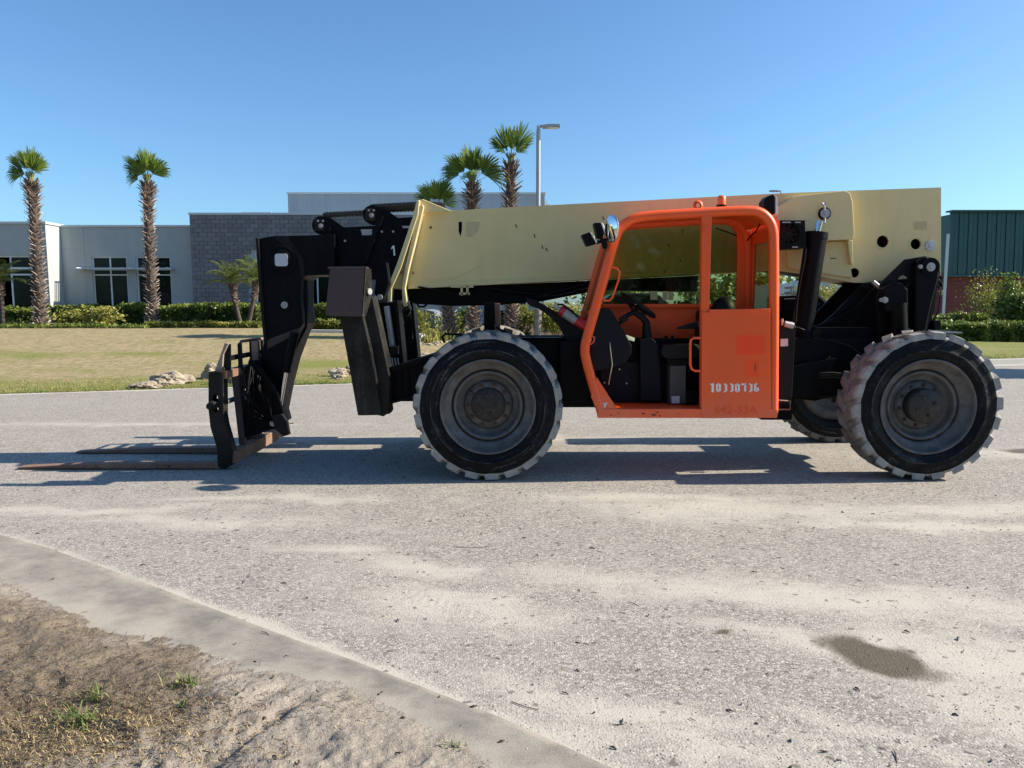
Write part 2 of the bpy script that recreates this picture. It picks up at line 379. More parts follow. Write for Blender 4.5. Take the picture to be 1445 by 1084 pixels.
# ------------------------------------------------------------------ ground materials
def ground_mats():
    # worn asphalt with exposed stone chips, wind-blown sand and an oil stain (attributes hold the shapes of stains)
    m = NT('worn_asphalt')
    sand = m.attr('sand'); oil = m.attr('oil'); trk = m.attr('track')
    warp = m.n('ShaderNodeVectorMath', {0: m.tc, 1: m.n('ShaderNodeVectorMath', {0: m.n('ShaderNodeTexNoise', {'Vector': m.tc, 'Scale': 30.0}).outputs['Color'], 1: (.012, .012, .012)}, operation='MULTIPLY').outputs[0]}, operation='ADD').outputs[0]
    v1 = m.n('ShaderNodeTexVoronoi', {'Vector': warp, 'Scale': 95.0}); v2 = m.n('ShaderNodeTexVoronoi', {'Vector': warp, 'Scale': 210.0})
    cell = m.n('ShaderNodeSeparateColor', {0: v1.outputs['Color']}).outputs[0]
    cell2 = m.n('ShaderNodeSeparateColor', {0: v2.outputs['Color']}).outputs[1]
    chips = m.ramp(cell, [(0, (.045, .043, .040)), (.24, (.15, .141, .131)), (.55, (.275, .258, .234)), (.80, (.44, .41, .365)), (1, (.62, .58, .51))])
    chips2 = m.ramp(cell2, [(0, (.13, .123, .115)), (.5, (.28, .264, .24)), (1, (.48, .45, .40))])
    c = m.mix(1.0, m.mix(.34, chips, chips2), (.98, .95, .925), 'MULTIPLY')
    big = m.noise(.55, 5, .6); mid = m.noise(3.2, 5, .6)
    c = m.mix(m.ramp(m.math('MULTIPLY_ADD', mid, .5, m.math('MULTIPLY', big, .5)), [(.34, 0), (.66, 1)]), m.mix(.12, c, (.172, .162, .155)), m.mix(.34, c, (.315, .297, .275)))
    # far off the chips average out; a little dust everywhere
    fine = m.noise(70, 4, .75); pock = v1.outputs['Distance']
    brk = m.noise(9, 5, .7, vec=m.n('ShaderNodeMapping', {'Vector': m.tc, 'Rotation': (0, 0, .35), 'Scale': (.5, 1.6, 1)}).outputs[0])
    s = m.math('ADD', m.math('ADD', sand, m.math('MULTIPLY_ADD', brk, .9, -.45)), m.math('MULTIPLY_ADD', mid, .9, -.45))
    s = m.math('ADD', s, m.math('MULTIPLY_ADD', fine, .9, -.45))
    s = m.math('ADD', s, m.math('MULTIPLY_ADD', cell, -.55, .25))
    smask = m.ramp(s, [(.34, 0), (.86, 1)])
    sandc = m.mix(m.noise(160, 3), m.mix(mid, (.355, .33, .28), (.405, .375, .32)), (.50, .465, .40))
    c = m.mix(m.math('MULTIPLY', smask, .92), c, sandc)
    dk = m.n('ShaderNodeSeparateColor', {0: m.n('ShaderNodeTexVoronoi', {'Vector': warp, 'Scale': 42.0}).outputs['Color']}).outputs[2]
    c = m.mix(m.math('MULTIPLY', m.ramp(dk, [(.982, 0), (.99, 1)]), .6), c, (.035, .033, .032))
    o = m.ramp(m.math('ADD', oil, m.math('MULTIPLY_ADD', mid, .5, m.math('MULTIPLY_ADD', fine, .45, -.47))), [(.22, 0), (.78, 1)])
    oc = m.mix(m.noise(25, 5, .7, vec=m.scale((.4, 1.3, 1))), (.045, .036, .022), (.13, .106, .070))
    c = m.mix(m.math('MULTIPLY', o, .95), c, oc)
    h = m.math('MULTIPLY', m.math('SUBTRACT', cell, m.math('MULTIPLY', pock, 1.2)), m.math('MULTIPLY_ADD', smask, -.75, 1.0))
    h = m.math('ADD', h, m.math('MULTIPLY', fine, .5)); h = m.math('ADD', h, m.math('MULTIPLY', trk, 1.1))
    nrm = m.bump(h, .45, .005)
    M['asphalt'] = m.fin(c, m.math('MULTIPLY_ADD', o, -.25, .88), nrm, spec=.25)

    m = NT('strip_concrete'); mid = m.noise(5, 5, .6); fine = m.noise(120, 4, .7); big = m.noise(1.3, 4)
    streak = m.noise(14, 4, .6, vec=m.n('ShaderNodeMapping', {'Vector': m.tc, 'Rotation': (0, 0, -.6), 'Scale': (.8, 1.6, 1)}).outputs[0])
    c = m.mix(m.ramp(m.math('MULTIPLY_ADD', streak, .5, m.math('MULTIPLY', mid, .5)), [(.38, 0), (.62, 1)]), (.155, .143, .126), (.225, .208, .182))
    sm = m.ramp(m.math('ADD', m.math('MULTIPLY', m.math('MULTIPLY', m.attr('edge'), m.attr('edge')), .22), m.math('ADD', m.math('MULTIPLY', m.noise(3, 5, .65), .7), m.math('MULTIPLY', fine, .35))), [(.48, 0), (.70, 1)])
    c = m.mix(m.math('MULTIPLY', sm, .8), c, (.37, .33, .27))
    spk = m.ramp(m.vor(300, 'Distance'), [(.0, 1), (.14, 0)])
    c = m.mix(m.math('MULTIPLY', spk, .35), c, (.45, .43, .4))
    M['strip'] = m.fin(c, .85, m.bump(m.math('MULTIPLY_ADD', fine, .6, mid), .35, .006), spec=.3)

    m = NT('sandy_dirt'); mid = m.noise(6, 6, .65); fine = m.noise(90, 5, .75); mos = m.attr('litter')
    gr = m.n('ShaderNodeSeparateColor', {0: m.vor(260)}).outputs[0]
    c = m.mix(m.ramp(mid, [(.3, 0), (.7, 1)]), (.225, .196, .166), (.335, .298, .256))
    c = m.mix(m.ramp(fine, [(.35, 0), (.8, .6)]), c, (.20, .165, .13))
    c = m.mix(m.math('MULTIPLY', m.ramp(gr, [(.8, 0), (1, 1)]), .5), c, (.54, .475, .41))
    lm = m.ramp(m.math('ADD', mos, m.math('MULTIPLY_ADD', m.noise(22, 5, .7), .9, -.5)), [(.3, 0), (.75, 1)])
    c = m.mix(m.math('MULTIPLY', lm, .7), c, (.12, .09, .058))
    M['dirt'] = m.fin(c, .95, m.bump(m.math('MULTIPLY_ADD', fine, .6, m.math('MULTIPLY', m.noise(34, 4, .6), 1.2)), .9, .012), spec=.1)

    m = NT('dry_lawn'); big = m.noise(.35, 5, .6, vec=m.scale((.5, 1.3, 1))); mid = m.noise(2.4, 5, .65); fine = m.noise(60, 5, .8, vec=m.scale((1, .45, 1))); gm = m.attr('green')
    c = m.mix(m.ramp(m.math('MULTIPLY_ADD', fine, .7, m.math('MULTIPLY', m.noise(1, 6, .8, vec=m.scale((8, 3.2, 1))), .75)), [(.56, 0), (.88, 1)]), (.13, .105, .055), (.40, .325, .19))
    g = m.mix(m.ramp(fine, [(.4, 0), (.6, 1)]), (.085, .10, .026), (.24, .25, .075))
    k = m.math('ADD', gm, m.math('MULTIPLY_ADD', mid, .8, m.math('MULTIPLY_ADD', big, .7, -.75)))
    c = m.mix(m.ramp(k, [(.16, 0), (.62, 1)]), c, g)
    M['lawn'] = m.fin(c, .95, m.bump(fine, .6, .008), spec=.1)
    m = NT('mulch'); f = m.noise(14, 5, .75); c = m.ramp(f, [(.3, (.04, .028, .02)), (.55, (.12, .085, .06)), (.75, (.26, .21, .16))])
    M['mulch'] = m.fin(c, .95, m.bump(f, 1, .04), spec=.1)
    m = NT('far_ground'); f = m.noise(.8, 5, .7); M['far'] = m.fin(m.ramp(f, [(.3, (.10, .10, .04)), (.7, (.2, .17, .09))]), .95, spec=.1)
ground_mats()

def leaf_mat(name, cols, trans=.35, rough=.45):
    m = NT(name); a = m.attr('tone')
    c = m.ramp(a, [(i / (len(cols) - 1), k) for i, k in enumerate(cols)])
    m.fin(c, rough, spec=.35)
    tr = m.n('ShaderNodeBsdfTranslucent', {'Color': c}); mx = m.n('ShaderNodeMixShader', {0: trans})
    m.t.links.new(m.bs.outputs[0], mx.inputs[1]); m.t.links.new(tr.outputs[0], mx.inputs[2]); m.t.links.new(mx.outputs[0], m.out.inputs[0])
    return m.mat
M['blade'] = leaf_mat('grass_blades', [(.06, .042, .022), (.17, .12, .055), (.40, .31, .15), (.30, .28, .08), (.10, .15, .03)], .3, .6)
M['litter'] = leaf_mat('dry_litter', [(.06, .042, .028), (.20, .14, .075), (.40, .30, .15), (.62, .50, .28)], .15, .7)
M['greenblade'] = leaf_mat('green_blades', [(.05, .09, .02), (.11, .17, .035), (.22, .27, .09), (.38, .36, .18)], .35, .5)
M['hedge'] = leaf_mat('hedge_leaves', [(.03, .05, .010), (.085, .13, .022), (.17, .225, .038), (.30, .33, .075)], .3)
M['hedgeyellow'] = leaf_mat('yellow_green_leaves', [(.05, .07, .012), (.12, .15, .025), (.24, .25, .05), (.40, .37, .10)], .35)
M['palmleaf'] = leaf_mat('palm_leaf', [(.045, .085, .014), (.10, .165, .026), (.19, .27, .042), (.32, .37, .09)], .45)
M['datepalm'] = leaf_mat('date_palm_leaf', [(.04, .065, .015), (.085, .12, .03), (.16, .19, .055), (.30, .29, .10)], .35)
M['boot'] = leaf_mat('palm_leaf_bases', [(.07, .045, .035), (.24, .165, .13), (.46, .39, .34), (.74, .69, .62)], .0, .85)
m = NT('palm_bark'); f = m.noise(12, 5, .7, vec=m.scale((1, 1, 2.5))); M['bark'] = m.fin(m.ramp(f, [(.3, (.03, .022, .018)), (.7, (.11, .085, .07))]), .9, m.bump(f, .8, .03))
m = NT('limestone'); f = m.noise(9, 6, .7); g = m.noise(40, 4, .7)
M['rock'] = m.fin(m.ramp(m.math('MULTIPLY_ADD', g, .3, m.math('MULTIPLY', f, .7)), [(.32, (.12, .10, .085)), (.45, (.34, .27, .20)), (.6, (.55, .47, .36)), (.75, (.62, .57, .48))]), .9, m.bump(f, 1, .06, m.bump(g, .7, .02)), spec=.15)
M['petiole'] = flat('palm_petiole', (.20, .20, .07), .6)
M['twigmat'] = flat('twig_bark', (.05, .036, .026), .8, var=.5)
M['stone'] = leaf_mat('loose_stones', [(.03, .03, .032), (.14, .135, .13), (.34, .32, .29), (.55, .52, .46)], 0, .85)

# ------------------------------------------------------------------ ground sheets
def gp(px, py):
    p = G(px, py); return (p.x, p.y)
def pieces(a, b, s0, k):          # coordinates from a to b whose step grows away from a
    o = [a]; s = s0
    while abs(o[-1] - a) < abs(b - a):
        o.append(o[-1] + (s if b > a else -s)); s *= k
    return o
xs = sorted(set(pieces(0, -3.2, .024, 1.0) + pieces(0, 5, .024, 1.0))); xs = sorted(set(pieces(xs[0], -60, .05, 1.12)[1:] + xs + pieces(xs[-1], 80, .05, 1.12)[1:]))
ys = pieces(1.6, 6.5, .024, 1.004); ys = pieces(1.6, -30, .3, 1.25)[:0:-1] + ys + pieces(ys[-1], 42, .035, 1.05)[1:]
patches = []   # (px, py of centre, half length, half width in metres, turn)
for (px, py, a, b, t) in ((640, 862, .62, .24, -.35), (560, 800, .5, .16, -.2), (300, 738, 1.0, .16, -.1), (470, 780, .6, .1, -.2), (1040, 722, 1.3, .30, -.12), (900, 702, 1.2, .16, -.05),
        (1000, 835, 1.3, .18, -.18), (1290, 850, 1.4, .22, -.22), (1400, 940, .7, .35, -.5), (1120, 900, .6, .12, -.3), (1330, 745, 1.3, .12, -.05), (1380, 720, 1.2, .2, .1), (1200, 1040, .45, .08, -.45), (900, 1000, .7, .10, -.45), (1000, 1060, .5, .10, -.5),
        (380, 705, 1.2, .12, 0), (620, 990, .35, .05, -.5), (440, 912, .5, .05, -.5), (760, 1060, .4, .05, -.45), (250, 850, .6, .05, -.5), (1430, 1010, .5, .2, -.5), (120, 720, 1.2, .12, 0), (700, 620, 2.5, .2, 0), (200, 600, 2.5, .12, 0), (1420, 640, 2, .25, 0)):
    c = gp(px, py); patches.append((c[0], c[1], a, b, t))
def f_sand(X, Y):
    wx = X + .5 * (fbm(X * 1.7, Y * 1.7) - .5); wy = Y + .35 * (fbm(X * 2.1 + 40, Y * 2.1) - .5); s = np.zeros_like(X)
    for cx, cy, a, b, t in patches:
        u = (wx - cx) * math.cos(t) + (wy - cy) * math.sin(t); v = -(wx - cx) * math.sin(t) + (wy - cy) * math.cos(t)
        s = np.maximum(s, 1.15 * np.exp(-((u / a) ** 2 + (v / b) ** 2) * .8))
    return .03 + s * .60 + .30 * (fbm(X * .9 + .35 * Y, Y * 1.5 + .3 * X) - .5) + .10
oc = gp(1232, 930)
def f_oil(X, Y):
    a = gp(1150, 897); b = gp(1312, 962); t = math.atan2(b[1] - a[1], b[0] - a[0]); L = math.hypot(b[0] - a[0], b[1] - a[1]) / 2
    wx = X + .22 * (fbm(X * 7, Y * 7, 5) - .5); wy = Y + .16 * (fbm(X * 8 + 5, Y * 8, 5) - .5)
    cx, cy = (a[0] + b[0]) / 2, (a[1] + b[1]) / 2
    u = (wx - cx) * math.cos(t) + (wy - cy) * math.sin(t); v = -(wx - cx) * math.sin(t) + (wy - cy) * math.cos(t)
    o = 1.25 - ((np.abs(u) / (L * 1.12)) ** 2.2 + (np.abs(v - .02) / .16) ** 2.0)
    for (px, py, r) in ((1020, 890, .022), (1012, 924, .016), (1445, 637, .16), (335, 748, .03)):
        q = gp(px, py); o = np.maximum(o, 1.0 - (((wx - q[0]) / (r * 1.8)) ** 2 + ((wy - q[1]) / r) ** 2) * .6)
    return np.clip(o, 0, 1)
def f_track(X, Y):                # lugged tyre prints pressed in the sand, along three lines
    o = np.zeros_like(X)
    for (p, q, w) in (((1150, 1052), (1330, 1084), .10), ((560, 835), (720, 893), .14), ((930, 700), (1140, 752), .18)):
        a = gp(*p); b = gp(*q); d = np.array([b[0] - a[0], b[1] - a[1]]); L = np.hypot(*d); d = d / L
        u = (X - a[0]) * d[0] + (Y - a[1]) * d[1]; v = -(X - a[0]) * d[1] + (Y - a[1]) * d[0]
        inside = (u > 0) & (u < L) & (np.abs(v) < w / 2)
        o = np.where(inside, np.where(np.sin((u + .6 * np.abs(v)) * 2 * math.pi / .055) > .2, -.6, 0.0), o)
    return o
strip_up = [gp(*p) for p in ((-60, 741), (0, 757), (70, 775), (190, 817), (350, 880), (500, 935), (722, 1021), (852, 1084))]
strip_up = strip_up + [(strip_up[-1][0] + .85, strip_up[-1][1] - .55), (strip_up[-1][0] + 3.5, strip_up[-1][1] - 2.3), (8, -3.2)]
strip_lo = [gp(*p) for p in ((-60, 787), (0, 805), (75, 845), (165, 890), (330, 922), (500, 968), (650, 1040), (720, 1084))]
strip_lo = strip_lo + [(strip_lo[-1][0] + .85, strip_lo[-1][1] - .55), (strip_lo[-1][0] + 3.5, strip_lo[-1][1] - 2.3), (7.4, -3.6)]
strip_up = [(-60, strip_up[0][1] + 6)] + strip_up; strip_lo = [(-60, strip_lo[0][1] + 6)] + strip_lo
YU = lambda x: np.interp(x, [p[0] for p in strip_up], [p[1] for p in strip_up])
YL = lambda x: np.interp(x, [p[0] for p in strip_lo], [p[1] for p in strip_lo])
def f_sand_all(X, Y):
    near = np.exp(-np.maximum(Y - YU(X), 0) / .05) * .75
    return np.clip(f_sand(X, Y) + near, 0, 1.3)

big = MB(); big.add([(-900, -900, -.06), (900, -900, -.06), (900, 1500, -.06), (-900, 1500, -.06)], [(0, 1, 2, 3)]); big.build('ground', M['far'], kind='structure')
grid_mesh('road', np.array(xs), np.array(ys), lambda X, Y: (fbm(X * 1.2, Y * 1.2) - .5) * .012 * np.exp(-((Y - 4) / 5) ** 2), M['asphalt'], 'structure',
          {'sand': f_sand_all, 'oil': f_oil, 'track': f_track}, keep=lambda X, Y: Y < edge_y(X) + 1.0)
# flush concrete strip
sx = np.concatenate([np.linspace(-60, -4, 30), np.arange(-3.9, 2.2, .03), np.linspace(2.3, 7.4, 20)])
rows = []
for k in range(9):
    t = k / 8; yy = YU(sx) * (1 - t) + (YL(sx) - .16) * t + (0.006 * (fbm(sx * 6, sx * 0 + 3) - .5) if k == 0 else 0)
    zz = np.where(t == 0, -.01, .009) + (.004 * (fbm(sx * 2, yy * 2) - .5)) + (fbm(sx * 1.2, yy * 1.2) - .5) * .012 * np.exp(-((yy - 4) / 5) ** 2)
    if k == 0: yy = yy
    rows.append(np.stack([sx, yy, zz], -1))
rows.insert(1, rows[0] + np.array([0, -.012, .019]))
V = np.concatenate(rows); n = len(sx); i = np.arange(n * len(rows)).reshape(len(rows), n)
np_mesh('concrete_strip', V, np.stack([i[:-1, :-1], i[:-1, 1:], i[1:, 1:], i[1:, :-1]], -1).reshape(-1, 4)[:, ::-1], M['strip'], 'structure', smooth=True, attrs={'edge': ('POINT', np.repeat(np.linspace(-.1, 1, len(rows)), n))})
# dirt verge
def litter_f(X, Y):
    p = gp(60, 1040); d = np.hypot((X - p[0]) / 1.1, (Y - p[1]) / .45); q = gp(60, 900); e = np.hypot((X - q[0]) / 1.0, (Y - q[1]) / .9)
    return np.clip(1.0 * np.exp(-d * d * 1.4) + .95 * np.exp(-e * e * .8) + 1.1 * (fbm(X * 3.3, Y * 3.3) - .55), 0, 1)
_rd = random.Random(12); dents = [(_rd.uniform(-2.6, .6), _rd.uniform(2.0, 3.6), _rd.uniform(0, 3.14), _rd.uniform(.05, .14), _rd.uniform(.025, .05), _rd.uniform(.008, .018)) for _ in range(46)]
def dirt_z(X, Y):
    d = YL(X) - Y + .16 * (fbm(X * 3.1, Y * 3.1) - .5) + .04 * (fbm(X * 17, Y * 17) - .5)
    base = np.clip(d * .14, -.03, .016) + np.clip((d - .12) * .2, 0, .035)
    n1 = (fbm(X * 7, Y * 7, 5) - .5) * .055 + (fbm(X * 28, Y * 28, 4) - .5) * .022
    rid = 1 - np.abs(2 * fbm(X * 2.6 + 5, Y * 2.6 + 9, 3) - 1)
    z = base + (fbm(X * 60, Y * 60, 3) - .5) * .012 * np.clip(d * 8 + .4, 0, 1) + np.clip(d * 2, 0, 1) * (n1 + (rid - .8) * .03)
    for (px, py, L, t, w) in ((375, 1040, .5, 1.2, .035), (300, 960, .3, .7, .03), (360, 1010, .55, 1.15, .05), (345, 1050, .5, 1.1, .05), (150, 945, .16, .9, .03), (210, 930, .1, .8, .03)):   # ruts and heel marks
        c = gp(px, py); u = (X - c[0]) * math.cos(t) + (Y - c[1]) * math.sin(t); v = -(X - c[0]) * math.sin(t) + (Y - c[1]) * math.cos(t)
        z = z - .028 * np.exp(-(u / (L * .6)) ** 4 - (v / w) ** 2) * np.clip(d * 3, 0, 1)
    for (cx, cy, t, L, w, dp) in dents:
        u = (X - cx) * math.cos(t) + (Y - cy) * math.sin(t); v = -(X - cx) * math.sin(t) + (Y - cy) * math.cos(t); q = (u / L) ** 2 + (v / w) ** 2
        z = z + np.clip(d * 3, 0, 1) * dp * (-np.exp(-q ** 2) + .55 * np.exp(-((np.sqrt(q) - 1.35) / .3) ** 2))
    return z + (fbm(X * 1.2, Y * 1.2) - .5) * .012 * np.exp(-((Y - 4) / 5) ** 2) + .004
dx = np.concatenate([pieces(-3.6, -60, .05, 1.2)[:0:-1], np.arange(-3.6, .9, .012), np.array(pieces(.9, 9, .03, 1.15))])
dy = np.concatenate([pieces(1.7, -6, .03, 1.2)[:0:-1], np.arange(1.7, 5.2, .012), np.array(pieces(5.2, 24, .05, 1.15))])
grid_mesh('dirt_verge', dx, dy, dirt_z, M['dirt'], 'structure', {'litter': litter_f}, keep=lambda X, Y: Y < YL(X) + .25)
# lawn
lx = np.concatenate([np.arange(-40, -14, .5), np.arange(-14, 16, .16), np.arange(16, 60, .5)]); ld = np.concatenate([np.arange(0, 2, .08), np.arange(2, 18, .3), np.arange(18, 70, 2.)])
X, D = np.meshgrid(lx, ld); Y = edge_y(X) + D * 1.046 + np.where(D < .5, .10 * (fbm(X * 3, X * 0) - .5), 0)
Z = ground_z(X, Y) + .014 + .02 * (fbm(X * 3, Y * 3) - .5) * np.clip(D * 3, 0, 1); i = np.arange(X.size).reshape(X.shape)
grn = np.clip(.60 * np.exp(-D / 1.4) + .34 * np.exp(-D / 6) + .5 * (fbm(X * .5, Y * 1.1, 4) - .5) + .25 * np.exp(-((D - 11) / 2.5) ** 2) * (X > -9) + (X > 5) * .35, 0, 1)
for (px, py, rx, ry) in ((215, 500, 1.4, .5), (450, 515, 1.6, .8), (40, 503, 1.2, .6)):
    q = G(px, py); grn = grn + .45 * np.exp(-((X - q.x) / rx) ** 2 - ((Y - q.y) / ry) ** 2)
np_mesh('lawn', np.stack([X, Y, Z], -1).reshape(-1, 3), np.stack([i[:-1, :-1], i[:-1, 1:], i[1:, 1:], i[1:, :-1]], -1).reshape(-1, 4), M['lawn'], 'structure', smooth=True, attrs={'green': ('POINT', grn)})

# ------------------------------------------------------------------ blades, litter, stones
def blades(name, pos, length, width, lean, mat, tone, parent=None, kind='stuff', seed=1, spread=1.0, flat=False):
    """pos (n,3) roots; two-quad bent blades"""
    rs = np.random.RandomState(seed); n = len(pos); a = rs.rand(n) * 2 * math.pi
    L = length * (.5 + rs.rand(n)); W = width * (.6 + .8 * rs.rand(n)); ln = lean * (.4 + 1.1 * rs.rand(n))
    h = np.stack([np.cos(a), np.sin(a), np.zeros(n)], 1); s = np.stack([-np.sin(a), np.cos(a), np.zeros(n)], 1)
    up = np.array([0, 0, 1.0])
    p1 = pos + h * (L * .5 * np.sin(ln * .6))[:, None] + up * (L * .5 * np.cos(ln * .6))[:, None]
    p2 = p1 + h * (L * .5 * np.sin(ln * 1.5))[:, None] + up * (L * .5 * np.cos(ln * 1.5))[:, None]
    if flat: p2[:, 2] = np.maximum(p2[:, 2], pos[:, 2] + .002); p1[:, 2] = np.maximum(p1[:, 2], pos[:, 2] + .004)
    w = s * (W / 2)[:, None]
    V = np.stack([pos - w, pos + w, p1 + w * .8, p1 - w * .8, p2], 1).reshape(-1, 3); b = np.arange(n)[:, None] * 5
    F = np.concatenate([b + np.array([0, 1, 2]), b + np.array([0, 2, 3]), b + np.array([3, 2, 4])])
    T = np.repeat(tone if tone is not None else rs.rand(n), 5)
    return np_mesh(name, V, F, mat, kind, parent, False, {'tone': ('POINT', T)})
rs = np.random.RandomState(5)
# lawn grass: denser near the road
n = 42000; d = (rs.rand(n) ** 2.2) * 2.2; x = rs.rand(n) * 30 - 15; x = np.where(rs.rand(n) < .12, 8 + rs.rand(n) * 9, x)
y = edge_y(x) + d * 1.046; z = ground_z(x, y) + .01
g = np.clip(.25 + .9 * np.exp(-d / 2.0) * (.3 + 1.0 * fbm(x * 1.3, y * 1.3)) + .6 * (fbm(x * .5, y * .9) - .5) + rs.rand(n) * .35 - .15 + (x > 6) * .3, 0, 1)
o = blades('lawn_grass', np.stack([x, y, z], 1), .045, .010, .9, M['blade'], g, seed=3)
tag(o, 'short dry straw coloured lawn turning green along the road edge', 'grass')
# dry litter and straw on the dirt
n = 34000; c1 = gp(50, 1060); x = np.concatenate([rs.normal(c1[0], .62, n // 2), rs.rand(n // 2) * 4.2 - 3.4]); y = np.concatenate([rs.normal(c1[1] - .02, .24, n // 2), rs.rand(n // 2) * 3.0 + 1.9])
lit = litter_f(x, y); k = (y < YL(x) - .06) & (rs.rand(len(x)) < lit * 1.3 - .03) | (y < YL(x) - .1) & (rs.rand(len(x)) < .012)
x, y = x[k], y[k]; z = dirt_z(x, y) + .002
o = blades('dry_grass_litter', np.stack([x, y, z], 1), .034, .0026, 2.3, M['litter'], np.clip(rs.rand(len(x)) ** 1.6 * (.42 + .62 * np.exp(-((y - c1[1]) / .22) ** 2)), 0, 1), seed=8, flat=True)
tag(o, 'brown dry grass litter matted over the sandy verge', 'dry grass')
# green tufts, each its own plant
tl = ['larger green grass tuft with long blades leaning left on the verge', 'small green tuft right of the larger one beside the concrete strip', 'tiny green shoot standing alone on bare sand between tufts', 'low olive tuft at the very bottom edge of the dirt verge', 'green tuft behind the long-bladed one, shorter and upright']
for q, (px, py, n, L, sp) in enumerate(((118, 1040, 60, .085, .07), (265, 985, 46, .05, .045), (258, 1014, 10, .03, .02), (640, 1062, 16, .03, .03), (135, 1010, 34, .06, .04))):
    c = gp(px, py); xx = c[0] + rs.randn(n) * sp * .6; yy = c[1] + rs.randn(n) * sp * .35; zz = dirt_z(xx, yy)
    o = blades('grass_tuft', np.stack([xx - c[0], yy - c[1], zz], 1), L, .0050, 1.0, M['greenblade'], None, kind=None, seed=20 + q); o.location = (c[0], c[1], 0)
    tag(o, tl[q], 'grass tuft', 'green grass tufts on the verge')
# loose stones and crumbs (a low octahedron each)
def stones(name, x, y, z, size, tone, mat, seed):
    rs2 = np.random.RandomState(seed); n = len(x); o = np.array([[1, 0, 0], [0, 1, 0], [-1, 0, 0], [0, -1, 0], [0, 0, 1], [0, 0, -.6]], float)
    a = rs2.rand(n) * 6.28; V = o[None] * (.6 + .8 * rs2.rand(n, 6, 1)); V = V * size[:, None, None] * np.stack([np.ones(n), .5 + .5 * rs2.rand(n), .35 + .4 * rs2.rand(n)], 1)[:, None]
    ca, sa = np.cos(a)[:, None], np.sin(a)[:, None]; V = np.stack([V[..., 0] * ca - V[..., 1] * sa, V[..., 0] * sa + V[..., 1] * ca, V[..., 2]], -1) + np.stack([x, y, z], 1)[:, None]
    F = np.array([[0, 1, 4], [1, 2, 4], [2, 3, 4], [3, 0, 4], [1, 0, 5], [2, 1, 5], [3, 2, 5], [0, 3, 5]])
    return np_mesh(name, V.reshape(-1, 3), (np.arange(n)[:, None, None] * 6 + F).reshape(-1, 3), mat, 'stuff', None, False, {'tone': ('POINT', np.repeat(tone, 6))})
n = 24000; y = 2.2 + 7 * rs.rand(n) ** 1.9; x = (rs.rand(n) * 2 - 1) * (y * .72 + .3); k = y > YL(x) - .25; x, y = x[k], y[k]; n = len(x)
z = (fbm(x * 1.2, y * 1.2) - .5) * .012 * np.exp(-((y - 4) / 5) ** 2); z = z + np.where(y < YU(x), .011, .001)
k2 = (y > YU(x)) | (rs.rand(n) < .06); x, y, z = x[k2], y[k2], z[k2]; n = len(x)
o = stones('gravel', x, y, z, .0014 + .0032 * rs.rand(n) ** 3, rs.rand(n), M['stone'], 4); tag(o, 'loose gravel crumbs scattered over the asphalt', 'gravel')
# twigs and dark crumbs
mb = MB()
for k in range(210):
    y = 2.3 + 6 * random.random() ** 1.8; x = (random.random() * 2 - 1) * y * .7
    z = .004 if y > float(YU(x)) else (.012 if y > float(YL(x)) else float(dirt_z(np.array(x), np.array(y))) + .004)
    a = random.random() * 6.28; L = random.uniform(.004, .018); w = random.uniform(.0015, .005)
    if random.random() < .2: L *= 2.2; w *= .5
    p = Vector((x, y, z)); d = Vector((math.cos(a), math.sin(a), random.uniform(-.1, .25))); mid = p + Vector((random.uniform(-.3, .3) * L, random.uniform(-.3, .3) * L, w * .8))
    mb.tube([p - d * L, mid, p + d * L], [w * .5, w, w * .4], 5)
for l in (((640, 773), (668, 774), (690, 773)), ((722, 995), (742, 999), (760, 1003))):
    mb.tube([Vector((*gp(*q_), .004)) for q_ in l], .0016, 4)
o = mb.build('twigs', M['twigmat'], kind='stuff'); tag(o, 'dark twigs and crumbs of debris scattered over road and verge', 'debris')
# ------------------------------------------------------------------ the telehandler
TH = thing('telehandler', 'orange and cream telescopic forklift with black boom head parked side-on across the asphalt', 'telehandler', (1.75, 7.6, 0))
def vY(px, py, Y): return P(px, py, Y)
def arc(cx, cz, r, a0, a1, n): return [(cx + r * math.cos(R(a0 + (a1 - a0) * i / n)), cz + r * math.sin(R(a0 + (a1 - a0) * i / n))) for i in range(n + 1)]
def pcirc(px, py, rp, n=20, ry=None): return [(px + rp * math.cos(2 * math.pi * i / n), py + (ry or rp) * math.sin(2 * math.pi * i / n)) for i in range(n)]
def pin(parent, px, py, Y, rp, L=.03, mat='steel', name='pin', ring=None):
    c = P(px, py, Y); r = rp * Y / FPX
    mb = MB().cyl((c.x, Y, c.z), (c.x, Y - L, c.z), r, r * .92, 20)
    mb.cyl((c.x, Y - L, c.z), (c.x, Y - L - .008, c.z), r * .45, r * .4, 8)
    if ring: mb.cyl((c.x, Y, c.z), (c.x, Y - L * .5, c.z), ring * Y / FPX, n=24, mi=1)
    return mb.build(name, [M[mat], M['black']] if ring else M[mat], parent, .002)
def bolts(parent, pts, Y, rp=2.2, mat='steel', name='bolt'):
    me = None
    for (a, b) in pts:
        c = P(a, b, Y)
        if me is None:
            r = rp * Y / FPX; o = MB().cyl((c.x, Y, c.z), (c.x, Y - .012, c.z), r, r * .9, 8).build(name, M[mat], parent, loc=(c.x, Y, c.z)); me = o.data; o0 = c
        else:
            o = bpy.data.objects.new(name, me); COL.objects.link(o); o.parent = parent; o.location = Vector((c.x, Y, c.z)) - origin(parent)

